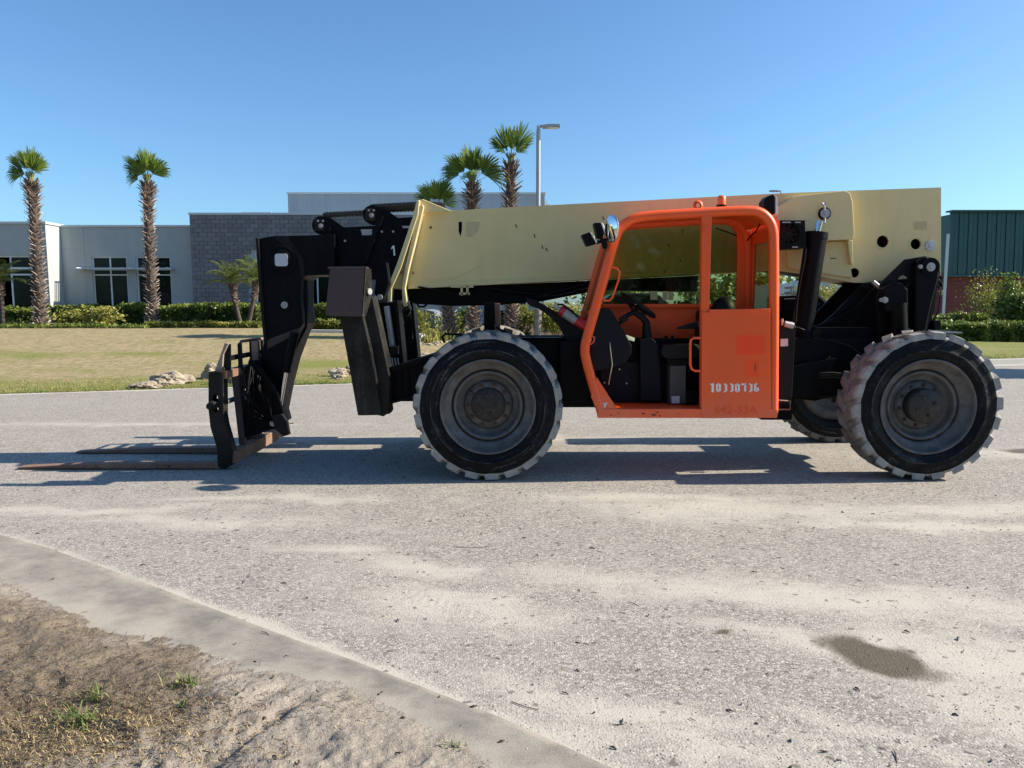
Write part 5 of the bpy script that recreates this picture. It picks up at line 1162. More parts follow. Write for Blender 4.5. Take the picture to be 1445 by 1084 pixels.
def wall_open(Y, r, opens, name, mat, parent, th=.3):
    x0, x1, z0, z1 = r; out = [(x0, z0), (x1, z0), (x1, z1), (x0, z1)]
    return MB().prism(out, Y, Y + th, [[(a, c), (b, c), (b, d), (a, d)] for a, b, c, d in opens]).build(name, mat, parent)
def window(Y, r, vb, hb, parent, fw=.065, label=None):
    x0, x1, z0, z1 = r; y = Y + .10; mb = MB()
    mb.box((x0, y - .03, z0), (x0 + fw, y + .05, z1)).box((x1 - fw, y - .03, z0), (x1, y + .05, z1)).box((x0 + fw, y - .03, z1 - fw), (x1 - fw, y + .05, z1)).box((x0 + fw, y - .03, z0), (x1 - fw, y + .05, z0 + fw))
    vs = [x0 + fw] + [v for v in vb] + [x1 - fw]; hs = sorted(hb) 
    for v in vb: mb.box((v - fw / 2, y - .028, z0 + fw), (v + fw / 2, y + .048, z1 - fw))
    for h, t in hs: mb.box((x0 + fw, y - .026, h - t / 2), (x1 - fw, y + .046, h + t / 2))
    w = mb.build('window', M['winframe'], parent)
    xe = [x0 + fw] + sum([[v - fw / 2, v + fw / 2] for v in vb], []) + [x1 - fw]; ze = [z0 + fw] + sum([[h - t / 2, h + t / 2] for h, t in hs], []) + [z1 - fw]
    for i in range(0, len(xe), 2):
        for j in range(0, len(ze), 2): MB().box((xe[i], y + .01, ze[j]), (xe[i + 1], y + .02, ze[j + 1])).build('pane', M['winglass'], w)
    return w
OB = thing('office_building', 'single storey grey stucco and concrete block office building behind the palms on the left', 'building', (-14, 35, .4))
ZB = .0
YA, YB, YC = 34.0, 35.1, 34.7
xa = P(64.5, 330, YA).x
ra = (xa - 22, xa, ZB, P(CX, 316, YA).z); zt = P(CX, 361, YA).z; zbw = P(CX, 459, YA).z
wa = (P(-95, 400, YA).x, P(60.5, 400, YA).x, zbw, zt); wall_open(YA, ra, [wa], 'left_wall', M['stucco'], OB, 1.4)
window(YA, wa, [P(15.5, 400, YA).x, P(-40, 400, YA).x], [(P(CX, 378.5, YA).z, .09), (P(CX, 387.5, YA).z, .07)], OB)
MB().box((ra[0], YA - .06, ra[3] + .002), (ra[1] + .06, YA + 1.4, ra[3] + .10)).build('coping', M['coping'], OB)
MB().box((ra[0], YA + 1.3, ZB), (xa + .0, YA + 8, ra[3] - .05)).build('left_wing', M['stucco'], OB)
xc = P(272, 400, YC).x; rb = (xa + .004, xc, ZB, P(CX, 320.5, YB).z)
w1 = rect(YB, 131, 180.5, 362, 460); w2 = rect(YB, 193, 242, 362, 460)
wall_open(YB, rb, [w1, w2], 'middle_wall', M['stucco'], OB)
for w_, vb in ((w1, 156), (w2, 217)): window(YB, w_, [P(vb, 400, YB).x], [(P(CX, 379.5, YB).z, .12), (P(CX, 388, YB).z, .06)], OB)
for (a_, b_) in ((116, 186), (188, 248)):
    r_ = rect(YB, a_, b_, 377.5, 380.5); q = MB()
    for k in range(5): q.box((r_[0], YB - .62 + k * .13, r_[2]), (r_[1], YB - .55 + k * .13, r_[2] + .035))
    q.box((r_[0] + .1, YB - .62, r_[2] + .036), (r_[0] + .14, YB - .005, r_[2] + .075)).box((r_[1] - .14, YB - .62, r_[2] + .036), (r_[1] - .10, YB - .005, r_[2] + .075)); q.build('sun_shade', M['coping'], OB)
MB().box((rb[0], YB - .05, rb[3] + .002), (rb[1], YB + .3, rb[3] + .09)).build('coping', M['coping'], OB)
q = MB(); zj = P(CX, 361, YB).z
q.box((rb[0] + .01, YB - .004, zj + .3), (P(131, 400, YB).x - .3, YB - .001, zj + .315)).box((P(131, 400, YB).x - .3, YB - .004, rb[2]), (P(131, 400, YB).x - .285, YB - .001, rb[3]))
q.build('control_joint', flat('joint_grey', (.24, .26, .26), .9), OB)
# block wall
xe = P(700, 400, YC).x; rc = (xc, xe, ZB, P(CX, 303.5, YC).z); wc = rect(YC, 360.5, 476, 353, 459)
wall_open(YC + .012, rc, [wc], 'block_wall_core', M['mortar'], OB, .5)
window(YC, wc, [P(447.5, 400, YC).x, P(404, 400, YC).x], [(P(CX, 387, YC).z, .06)], OB)
MB().box((rc[0] - .04, YC - .06, rc[3] + .002), (rc[1] + .04, YC + .5, rc[3] + .10)).build('coping', M['coping'], OB)
MB().box((rc[0] + .02, YC + .51, ZB), (rc[1], YC + 9, rc[3] - .05)).box((rb[0] + .02, YB + .31, ZB), (rb[1], YB + 9, rb[3] - .05)).build('building_mass', M['stucco2'], OB)
bw, bh = .397, .197; blk = MB().box((0, 0, 0), (bw - .018, .05, bh - .018)).mesh('block'); blk.materials.append(M['cmu'])
half = MB().box((0, 0, 0), (bw / 2 - .018, .05, bh - .018)).mesh('half_block'); half.materials.append(M['cmu'])
rest = MB(); cnt = 0; nrow = int((rc[3] - ZB) / bh); 
for j in range(nrow, 0, -1):
    z = rc[3] - (nrow - j + 1) * bh; x = rc[0] + .004; i = 0
    while x < rc[1] - bw:
        wd = bw / 2 if (i == 0 and j % 2) else bw
        yo = YC - .037 - .006 * random.random()
        inw = x + wd > wc[0] and x < wc[1] and z + bh > wc[2] and z < wc[3]
        pxx = CX + x / YC * FPX; pyy = CY + FPX * math.tan(math.atan2(CAM_H - z, YC) - PITCH)
        if not inw:
            if cnt < 296 and ((pxx < 362 and pyy < 445) or (pxx < 520 and pyy < 338)):
                o = bpy.data.objects.new('block', blk if wd == bw else half); COL.objects.link(o); o.parent = OB; o.location = Vector((x, yo, z)) - OB.location; cnt += 1
            else: rest.box((x, yo, z), (x + wd - .018, yo + .05, z + bh - .018))
        x += wd; i += 1
rest.build('further_blocks', M['cmu'], OB, kind='stuff')
YP = 42.0; rp = rect(YP, 410, 768, 274, 330)
MB().box((rp[0], YP, rc[3] - .6), (rp[1], YP + 7, rp[3])).build('penthouse', M['penthouse'], OB)
MB().box((rp[0] - .05, YP - .06, rp[3] + .002), (rp[1] + .05, YP + 7, rp[3] + .10)).build('coping', M['coping'], OB)
q = MB(); x = rp[0] + 2.1
while x < rp[1]: q.box((x, YP - .004, rc[3] - .5), (x + .02, YP - .001, rp[3])); x += 2.45
q.build('panel_joint', flat('joint_dark', (.2, .22, .24), .9), OB)
r_ = rect(38, 345, 386, 299.5, 312); MB().box((r_[0], 38, r_[2]), (r_[1], 40, r_[3])).build('roof_unit', M['coping'], OB)
r_ = rect(YP, 769, 773, 280, 300); MB().box((r_[0], YP + 1, r_[2]), (r_[1], YP + 1.2, r_[3])).box((r_[0], YP + .9, r_[3] - .3), (r_[1] + .1, YP + 1.3, r_[3] - .2)).build('roof_pipe', M['coping'], OB)
# lower part seen under the boom: grey wall, entrance glazing, canopy
YE = 33.0; re = rect(YE, 560, 698, 330, 470); MB().box((re[0], YE, ZB), (re[1], YC - .07, P(CX, 330, YE).z)).build('entrance_wall', M['stucco2'], OB)
re = rect(34.0, 698, 768, 330, 470); wr = rect(34.0, 702, 764, 400, 470); wall_open(34.0, (re[0] + .004, re[1], ZB, re[3]), [wr], 'entrance_front', M['stucco2'], OB, 8.0)
window(34.0, wr, [P(722, 400, 34).x, P(743, 400, 34).x], [(P(CX, 432, 34).z, .07)], OB)
rk = rect(31.0, 690, 768, 431, 438); MB().box((rk[0], 30.6, rk[2]), (rk[1], 33.9, rk[3])).build('entrance_canopy', M['stucco2'], OB)
sw_ = MB().pp([(578, 448), (599, 437), (613, 440), (614, 462), (578, 462)], 27.0, 30.0); o = sw_.build('ramp_wall', stucco('ramp_grey', (.17, .20, .23)), OB)

# green-roofed brick building on the right
GBd = thing('brick_building', 'dark red brick building with tall dark green ribbed metal fascia on the right', 'building', (26, 40, .3))
YG = 40.0; rg = rect(YG, 1337, 1760, 299, 388); zb_ = 0.0
MB().box((rg[0] + .15, YG + .25, zb_), (rg[1], YG + 9, rg[2] + .1)).build('brick_wall', M['brick'], GBd)
MB().box((rg[0] + .1, YG + .3, rg[2] + .11), (rg[1], YG + 9, rg[3] - .1)).build('upper_mass', M['greenmetal'], GBd)
pm = MB().box((0, 0, 0), (.49, .03, rg[3] - rg[2])).box((.0, -.045, 0), (.035, -.001, rg[3] - rg[2])).box((.25, -.012, 0), (.27, -.001, rg[3] - rg[2])).mesh('metal_panel'); pm.materials.append(M['greenmetal'])
for k in range(31):
    o = bpy.data.objects.new('metal_panel', pm); COL.objects.link(o); o.parent = GBd; o.location = Vector((rg[0] + k * .5, YG, rg[2])) - GBd.location; o.rotation_euler = (R(-2.5), 0, 0)
MB().box((rg[0] - .05, YG - .10, rg[3] + .01), (rg[1], YG + .5, rg[3] + .09)).build('ridge_cap', M['greenmetal'], GBd)
MB().box((rg[0] - .05, YG - .12, rg[2] - .10), (rg[1], YG + .2, rg[2] - .01)).build('eave_trim', M['greenmetal'], GBd)
q = rect(39.6, 1333, 1336, 330, 470); MB().box((q[0], 39.6, zb_), (q[1], 39.7, q[3])).build('downspout', M['coping'], GBd)
q = rect(41.5, 1325, 1334, 331, 470); MB().box((q[0], 41.5, zb_), (q[1] + 1, 46, q[3])).build('side_wing', M['greenmetal'], GBd)
MB().box((rg[0] + .1, YG + .05, zb_), (rg[1], YG + .24, P(CX, 452, YG).z)).build('brick_plinth', M['mortar'], GBd)
# distant pale building and far trees
FB = thing('warehouse', 'distant pale blue-white building with small dark windows glimpsed under the boom', 'building', (24, 62, 0))
r_ = rect(62, 1120, 1330, 396, 450); x0 = r_[0]; hw = []
for px in (1178, 1193, 1212, 1150, 1228): hw.append(rect(62, px - 2.2, px + 2.2, 418, 430))
wall_open(62, (r_[0], r_[1], 0, r_[3]), hw, 'wall', stucco('pale_blue_wall', (.50, .56, .62)), FB, .4)
for h in hw: MB().box((h[0], 62.2, h[2]), (h[1], 62.25, h[3])).build('window', M['winglass'], FB)
MB().box((r_[0], 62.5, 0), (r_[1], 72, r_[3] - .2)).build('roof', M['coping'], FB)

# ------------------------------------------------------------------ lamps
def lamp_post(px, ybase, ytop, Y, label, reach, w=.075, conc=True):
    c = P(px, 400, Y); zt = P(px, ytop, Y).z; zb = max(ground_z(c.x, Y), 0) - .05
    t = thing('lamp_post', label, 'lamp post', (c.x, Y, zb))
    MB().cyl((c.x, Y, zb), (c.x, Y, zt), w * 1.05, w * .9, 20).build('pole', M['polegrey'], t)
    if conc: MB().cyl((c.x, Y, zb), (c.x, Y, P(px, 437, Y).z), .125, n=24).build('base', M['strip'], t, .01)
    k = reach
    MB().cyl((c.x, Y, zt - .25), (c.x, Y, zt + .12), w * .7, n=14).obox((c.x + k * .12, Y, zt + .10), (abs(k) * .12, 0, 0), (0, .04, 0), (0, 0, .035)).build('arm', M['polegrey'], t, .004)
    zz = zt + .115; hs = [(c.x + k * .2, zz - .07), (c.x + k * .2, zz + .01), (c.x + k * .5, zz + .035), (c.x + k * 1.0, zz + .03), (c.x + k * 1.0, zz - .045), (c.x + k * .5, zz - .06)]
    MB().prism(hs, Y - .14, Y + .14).build('lamp_head', M['polegrey'], t, .01)
    MB().box((c.x + k * .45, Y - .12, zz - .075), (c.x + k * .9, Y + .12, zz - .062)).build('lens', M['lens'], t)
M['polegrey'] = flat('galvanised_pole', (.36, .37, .38), .45, .3, var=.1)
lamp_post(759, 478, 183, 24.0, 'tall grey light pole on a concrete base between the middle palms and the cab', .68)
lamp_post(1097, 450, 272, 48.0, 'distant light pole whose head just shows over the rear of the boom', -.72, .06, False)

# ------------------------------------------------------------------ plants
def leafcloud(name, pts, size, mat, parent=None, seed=1, tone=None, kind=None, org=(0, 0, 0), asp=.6):
    rs = np.random.RandomState(seed); n = len(pts); N = rs.randn(n, 3); N /= np.linalg.norm(N, axis=1)[:, None]; A = rs.randn(n, 3); U = np.cross(N, A); U /= np.linalg.norm(U, axis=1)[:, None]; W = np.cross(N, U)
    s = (size * (.6 + .8 * rs.rand(n)))[:, None]; p = pts - np.array(org)
    V = np.stack([p - U * s, p + W * s * asp, p + U * s, p - W * s * asp], 1).reshape(-1, 3); F = np.arange(n)[:, None] * 4 + np.array([0, 1, 2, 3])
    T = np.repeat(rs.rand(n) if tone is None else tone, 4)
    o = np_mesh(name, V, F, mat, kind, parent, False, {'tone': ('POINT', T)}); return o
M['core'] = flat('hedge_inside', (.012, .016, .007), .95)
def hedge(label, px0, px1, pyt, pyb, depth, n, mat='hedge', size=.05, seed=1, group=None, zb=None, cat='hedge', name='hedge', soft=.12, Y=None):
    g = G((px0 + px1) / 2, pyb); Y = g.y if Y is None else Y; x0, x1 = P(px0, pyb, Y).x, P(px1, pyb, Y).x; zt = P(CX, pyt, Y).z; z0 = g.z - .05
    t = thing(name, label, cat, ((x0 + x1) / 2, Y, z0), group); rs = np.random.RandomState(seed)
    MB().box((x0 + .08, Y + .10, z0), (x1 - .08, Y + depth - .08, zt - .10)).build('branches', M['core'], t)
    fr = rs.rand(n); nf, ntp = .55, .3
    X = x0 + (x1 - x0) * rs.rand(n); Yy = np.where(fr < nf, Y + .04, Y + depth * rs.rand(n)); Z = np.where(fr < nf, z0 + (zt - z0) * rs.rand(n), zt)
    side = fr > nf + ntp; Z = np.where(side, z0 + (zt - z0) * rs.rand(n), Z); X = np.where(side, np.where(rs.rand(n) < .5, x0, x1), X)
    b = (fbm(X * 2.2 + seed, Z * 3 + seed, 4) - .5); Yy = Yy - b * soft * 2 + rs.randn(n) * .035; Z = Z + (fbm(X * 3 + seed * 3, Yy * 2) - .5) * soft * 2.4 + rs.randn(n) * .035
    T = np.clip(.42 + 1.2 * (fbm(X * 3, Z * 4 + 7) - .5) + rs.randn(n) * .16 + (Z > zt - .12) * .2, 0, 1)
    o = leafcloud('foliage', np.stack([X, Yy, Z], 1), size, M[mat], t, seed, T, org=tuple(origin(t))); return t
H = 'clipped hedges along the office wall'
hedge('long dense dark hedge before the concrete block wall, behind the two leaning small palms', 244, 362, 431, 461, 1.3, 9000, seed=2, group=H)
hedge('continuation of the clipped hedge seen in the gap between boom head and stabilizer', 378, 520, 431, 459, 1.3, 8000, seed=3, group=H)
hedge('low olive hedge at the far left under the big window', -40, 50, 437, 461, 1.0, 6000, seed=4, group=H, mat='hedge')
hedge('rounded bright green hedge block just left of the second tall palm', 158, 204, 432, 461, 1.1, 4200, seed=5, group=H, soft=.2)
hedge('dark hedge between the first tall palm and the yellow-leaved shrubs', 66, 130, 433, 457, 1.0, 4500, seed=6, group=H)
hedge('narrow dark hedge piece in the shade right of the second tall palm', 226, 243, 434, 461, .9, 1500, seed=7, group=H)
LC = 'low planting strip along the lawn edge'
hedge('low light green groundcover row in front of the block wall hedge', 205, 365, 456, 463.5, .45, 5200, 'hedgeyellow', .04, 11, LC, cat='groundcover', name='groundcover', soft=.07)
hedge('low bright groundcover row seen between boom head and stabilizer', 410, 520, 453.5, 466, .6, 5000, 'hedgeyellow', .045, 12, LC, cat='groundcover', name='groundcover', soft=.08)
hedge('low sparse groundcover row left of the second tall palm', -30, 205, 459.5, 464, .35, 3600, 'hedge', .035, 13, LC, cat='groundcover', name='groundcover', soft=.06)
HR = 'hedge rows on the right'
hedge('broad shaded hedge along the right lawn beneath the brick building', 1326, 1500, 457, 483, 1.5, 10000, seed=14, group=HR)
hedge('higher back row of leggy hedge against the brick wall on the right', 1328, 1400, 446, 472, .8, 4200, seed=15, group=HR, soft=.2)
def shrub(label, px, pyb, wpx, hpx, n, mat, size=.05, seed=1, name='shrub', cat='shrub', group=None, stems=7, tone=.45, holes=.0, Y=None):
    g = G(px, pyb); c = g.copy(); s = g.y / FPX; rx, rz = wpx * s / 2, hpx * s / 2; rs = np.random.RandomState(seed)
    t = thing(name, label, cat, (c.x, c.y, c.z - .03), group)
    k = rs.randint(7, 12); cl = rs.randn(k, 3) * np.array([rx * .45, rx * .4, rz * .4]) + np.array([0, 0, rz * 1.05]); who = rs.randint(0, k, n)
    p = cl[who] + rs.randn(n, 3) * np.array([rx * .30, rx * .28, rz * .26]); p[:, 2] = np.clip(p[:, 2], .02, rz * 2.15)
    T = np.clip(tone + (cl[who, 2] - rz) / rz * .15 + rs.randn(n) * .2 + rs.rand(k)[who] * .25 - .12, 0, 1)
    leafcloud('foliage', p + np.array(c), size, M[mat], t, seed, T, org=tuple(origin(t)))
    mb = MB()
    for j in range(stems):
        e = Vector(c) + Vector(cl[j % k]); b = Vector(c) + Vector((random.uniform(-.15, .15) * rx * 2, random.uniform(-.1, .1), -.05)); mb.tube([b, (b + e) / 2 + Vector((random.uniform(-.05, .05), 0, -.02)), e], [.022, .016, .007], 5)
    mb.build('stems', M['bark'], t); return t
shrub('yellow-green shrub with bare pale stems, left one beside the first tall palm', 104, 462, 36, 26, 900, 'hedgeyellow', .06, 21, stems=12, group='yellow-leaved shrubs', tone=.7)
shrub('yellow-green shrub with bare pale stems, right one nearer the second tall palm', 143, 462, 42, 27, 1000, 'hedgeyellow', .06, 22, stems=12, group='yellow-leaved shrubs', tone=.72)
shrub('low leafless clump of curved pale stems left of the first tall palm', 20, 462, 40, 14, 160, 'hedge', .04, 23, stems=14, group='yellow-leaved shrubs')
shrub('low sunny shrub mass right of the stabilizer under the boom', 584, 470, 60, 34, 3200, 'hedgeyellow', .045, 24, tone=.5)
shrub('dark green shrub between the two left palms of the middle group', 648, 476, 26, 40, 1800, 'hedge', .05, 25, tone=.45)
shrub('green shrub directly right of the boom rest post', 706, 478, 24, 44, 1700, 'hedgeyellow', .045, 26, tone=.4)
shrub('leafy shrub with broad leaves right of the third middle palm', 738, 478, 26, 44, 1500, 'hedgeyellow', .055, 27, tone=.5)
shrub('large bright green shrub between the light pole and the dark fender', 790, 480, 66, 48, 4200, 'hedgeyellow', .05, 28, tone=.55)
shrub('airy crape myrtle shrub with bare branches in front of the brick wall', 1392, 470, 64, 86, 2100, 'hedgeyellow', .05, 29, stems=16, tone=.45)
shrub('big dense dark green bush at the right edge of the picture', 1442, 476, 66, 84, 4600, 'hedge', .07, 30, stems=6, tone=.42)
shrub('pale green treetop glimpsed beneath the boom behind the lift cylinder', 1165, 452, 60, 46, 2600, 'hedgeyellow', .10, 31, name='small_tree', cat='tree', tone=.6)
for q_, (px, py, n_, L_, lab) in enumerate(((602, 484, 60, .62, 'spiky yellow-green ornamental grass left of the front wheel'), (622, 482, 50, .5, 'paler spiky ornamental grass beside the first one'), (634, 478, 44, .6, 'spiky ornamental grass growing at the foot of the leftmost middle palm'))):
    c = G(px, py); rs = np.random.RandomState(q_ + 60); xx = rs.randn(n_) * .22; yy = rs.randn(n_) * .2
    o = blades('ornamental_grass', np.stack([xx, yy, np.zeros(n_)], 1), L_, .045, .7, M['hedgeyellow'], np.clip(rs.rand(n_) * .5 + .45, 0, 1), kind=None, seed=40 + q_); o.location = c
    tag(o, lab, 'plant', 'spiky ornamental grasses')
# mulch beds and the pale kerb
def bed(px0, px1, pyb, depth, zlift=.03):
    rows = []
    for k in range(12):
        x_ = px0 + (px1 - px0) * k / 11; a = G(x_, pyb); rows.append((a.x, a.y))
    mb = MB(); n = len(rows); vs = []
    for x, y in rows:
        for t in range(4):
            yy = y + depth * t / 3; vs.append((x, yy, ground_z(x, yy) + (0 if t == 0 else zlift + .01)))
    mb.add(vs, [(i * 4 + t, i * 4 + 4 + t, i * 4 + 5 + t, i * 4 + 1 + t) for i in range(n - 1) for t in range(3)]); return mb.build('planting_bed', M['mulch'], kind='structure')
bed(-200, 410, 464.5, 8); bed(405, 560, 466, 8, .02); bed(570, 830, 486, 12)
a_, b_ = G(408, 469.5), G(560, 471.5); MB().bar((a_.x, a_.y, a_.z + .04), (b_.x, b_.y, b_.z + .05), .3, .14).build('garden_kerb', stucco('pale_kerb', (.55, .53, .48)), kind='structure')
a_, b_ = G(560, 484), G(592, 480); MB().bar((a_.x, a_.y + .4, a_.z + .14), (b_.x, b_.y, b_.z + .14), 1.4, .18).build('walkway', stucco('pale_walkway', (.58, .57, .54)), kind='structure')

# ---- palms
def frond_mesh(el, Rr, pet, seed, droop=.5, nseg=24, span=66, arch=.35, roll=0):
    rs = random.Random(seed); e = R(el); V = []; F = []; T = []
    def pt(s): # petiole curve
        return Vector((math.cos(e) * pet * s, 0, math.sin(e) * pet * s - arch * pet * s * s * .35))
    pts = [pt(s) for s in (0, .35, .7, 1)]
    for i, p in enumerate(pts):
        w = .022 - .008 * i / 3
        V += [p + Vector((0, -w, 0)), p + Vector((0, w, 0)), p + Vector((0, 0, -w * .9))]; T += [.9] * 3
        if i: 
            b = (i - 1) * 3
            for k in range(3): F.append((b + k, b + (k + 1) % 3, b + 3 + (k + 1) % 3, b + 3 + k))
    C_ = pts[-1]; d = (pts[-1] - pts[-2]).normalized(); s = Vector((0, 1, 0)); nn = d.cross(s); nn = nn if nn.z > 0 else -nn
    s, nn = s * math.cos(R(roll)) + nn * math.sin(R(roll)), nn * math.cos(R(roll)) - s * math.sin(R(roll))
    for i in range(nseg):
        a = R(-span + 2 * span * (i + .5) / nseg + rs.uniform(-2, 2)); L = Rr * (1 - .25 * abs(a) / R(span)) * rs.uniform(.88, 1.08)
        di = d * math.cos(a) + s * math.sin(a); pe = -d * math.sin(a) + s * math.cos(a); w = L * math.tan(R(span / nseg)) * 1.25
        fold = nn * w * .35; cup = -nn * .10 * Rr * abs(math.sin(a)) ** 2
        p1 = C_ + di * L * .52 + cup; p2 = C_ + di * L * .80 + cup + Vector((0, 0, -droop * L * .12)); p3 = C_ + di * L * .97 + cup + Vector((0, 0, -droop * L * rs.uniform(.4, .8)))
        b = len(V); tn = rs.uniform(.15, .75)
        V += [C_, p1 - pe * w * .52, p1 + fold, p1 + pe * w * .52, p2 - pe * w * .30, p2 + fold * .6, p2 + pe * w * .30, p3]; T += [tn * .8, tn, tn + .12, tn, tn, tn + .1, tn, tn + .25]
        F += [(b, b + 1, b + 2), (b, b + 2, b + 3), (b + 1, b + 4, b + 5, b + 2), (b + 2, b + 5, b + 6, b + 3), (b + 4, b + 7, b + 5), (b + 5, b + 7, b + 6)]
    me = bpy.data.meshes.new('frond'); me.from_pydata([tuple(v) for v in V], [], F); me.update()
    at = me.attributes.new('tone', 'FLOAT', 'POINT'); at.data.foreach_set('value', T); me.materials.append(M['palmleaf']); return me
FR = {el: [frond_mesh(el, .96 if el > 50 else .86, pet, s + el, dr, roll=rl) for s, rl in ((1, 55), (2, -48), (3, 15))] for el, pet, dr in ((78, .60, .12), (58, .62, .28), (35, .62, .65), (8, .7, 1.0))}
def trunk_boots(pts, r0, r1, n, seed, lo=.17, hi=.30):
    rs = random.Random(seed); V = []; F = []; T = []; m = len(pts) - 1
    for k in range(n):
        s = (k + .5) / n; f = s * m; i = min(int(f), m - 1); c = pts[i].lerp(pts[i + 1], f - i); r = r0 + (r1 - r0) * s
        r *= 1 + .35 * math.exp(-(s / .07) ** 2) + .12 * math.exp(-((s - .82) / .12) ** 2)
        a = k * 2.39996 + rs.uniform(-.15, .15); rad = Vector((math.cos(a), math.sin(a), 0)); tan = Vector((-math.sin(a), math.cos(a), 0))
        up = R(rs.uniform(28, 58)) if s < .93 else R(70); L = 1.05 * (lo + (hi - lo) * max(0, (s - .55) / .45)) * rs.uniform(.75, 1.25) * (1.2 if s < .08 else 1); dirv = rad * math.cos(up) + Vector((0, 0, 1)) * math.sin(up)
        tilt = tan * rs.choice((-1, 1)) * rs.uniform(.15, .7); dirv = (dirv + tilt).normalized(); w = .066 * (1 - .4 * s) * rs.uniform(.8, 1.2); nrm = dirv.cross(tan).normalized()
        b0 = c + rad * (r - .03); b1 = b0 + dirv * L * .55; b2 = b0 + dirv * L + rad * .03 * rs.random()
        th = .018; b = len(V); tn = min(1, max(0, (.70 if s < .6 else .70 - 1.2 * (s - .6)) + rs.uniform(-.3, .3)))
        V += [b0 - tan * w, b0 + tan * w, b1 + tan * w * .55, b1 - tan * w * .55, b2 + tan * w * .15, b2 - tan * w * .15]
        V += [v - nrm * th for v in V[b:b + 6]]; T += [tn * .5] * 2 + [tn] * 4 + [tn * .4] * 6
        F += [(b, b + 1, b + 2, b + 3), (b + 3, b + 2, b + 4, b + 5), (b + 6, b + 9, b + 8, b + 7), (b + 9, b + 11, b + 10, b + 8), (b + 1, b + 7, b + 8, b + 2), (b, b + 3, b + 9, b + 6), (b + 2, b + 8, b + 10, b + 4), (b + 3, b + 5, b + 11, b + 9), (b + 5, b + 4, b + 10, b + 11)]
    return V, F, T
def fan_palm(label, pix, base_py, fr, seed, n=420, r0=.20, r1=.14, sc=1.0):
    g = G(pix[0][0], base_py); Y = g.y; pts = [Vector((g.x, Y, g.z - .05))] + [P(a, b, Y) for a, b in pix[1:]]
    t = thing('fan_palm', label, 'palm tree', pts[0], 'tall fan palms with spiky trunks'); dense = smooth_path(pts, 2)
    m_ = len(dense); MB().tube(dense, [r0 + (r1 - r0) * i / (m_ - 1) + (.08 if i == 0 else 0) for i in range(m_)], 12).build('trunk', M['bark'], t)
    V, F, T = trunk_boots(dense, r0, r1, n, seed); o0 = origin(t); me = bpy.data.meshes.new('leaf_bases'); me.from_pydata([tuple(v - o0) for v in V], [], F); me.update()
    at = me.attributes.new('tone', 'FLOAT', 'POINT'); at.data.foreach_set('value', T); o = mesh_obj('leaf_bases', me, M['boot'], t); o['kind'] = 'stuff'
    top = dense[-1]; hub = MB()
    for k in range(9):
        a = k * .7; hub.tube([top + Vector((math.cos(a) * .10, math.sin(a) * .1, -.1)), top + Vector((math.cos(a) * .07, math.sin(a) * .07, .25)), top + Vector((math.cos(a + .3) * .16, math.sin(a + .3) * .16, .5 * sc))], [.04, .03, .018], 6)
    hub.build('crown_shaft', M['petiole'], t)
    rs = random.Random(seed)
    for (az, el, k_) in fr:
        o = bpy.data.objects.new('frond', FR[el][rs.randint(0, 2)]); COL.objects.link(o); o.parent = t; o.location = top + Vector((0, 0, .12)) - o0; o.rotation_euler = (R(rs.uniform(-8, 8)), R(rs.uniform(-6, 6)), R(az)); o.scale = (sc * k_ * .98,) * 3
    return t
fan_palm('leftmost tall fan palm standing in front of the sunlit white wall corner', [(58, 462), (55, 400), (50, 330), (47, 285), (44, 262)], 462, [(175, 58, 1), (150, 78, .95), (60, 78, .9), (-80, 78, 1.0), (10, 78, .85), (200, 35, .7), (-10, 58, .75), (100, 78, 1.0), (220, 78, .95), (-40, 78, .9), (165, 58, .8)], 1)
fan_palm('tall fan palm with red-brown foot between the two office windows', [(216, 461), (214, 400), (210, 330), (209, 285), (208, 264)], 461, [(180, 58, 1), (172, 58, .85), (0, 58, .9), (100, 78, 1.05), (-80, 78, 1.05), (20, 78, .95), (190, 35, .65), (150, 78, 1.0), (-20, 58, .85), (60, 78, 1.0), (240, 58, .7)], 2)
fan_palm('shortest and leftmost palm of the middle group, crown peeping over the boom end', [(636, 478), (632, 440), (626, 380), (620, 330), (617, 306)], 478, [(178, 58, .9), (20, 78, 1.0), (-80, 78, .95), (170, 78, .9), (60, 78, .95), (0, 58, .7)], 3, sc=.92)
fan_palm('fullest palm in the centre of the middle group with wide drooping crown', [(671, 480), (668, 440), (667, 380), (666, 320), (666, 266)], 480, [(178, 58, 1.05), (170, 35, 1.05), (190, 58, .95), (0, 35, 1.1), (-10, 58, 1.05), (10, 58, 1), (-90, 35, .85), (-110, 78, .9), (110, 78, 1.1), (-150, 78, 1.1), (-30, 78, 1.1), (80, 78, 1.05)], 4, sc=.88)
fan_palm('tallest palm of the middle group with narrow upright crown left of the light pole', [(724, 480), (722, 440), (720, 380), (720, 300), (721, 236)], 480, [(175, 58, .95), (160, 78, 1), (5, 58, .95), (0, 78, 1.2), (-90, 78, 1), (-140, 58, .8), (100, 78, 1.1), (190, 78, 1.1), (-20, 58, .8)], 5, sc=.86)
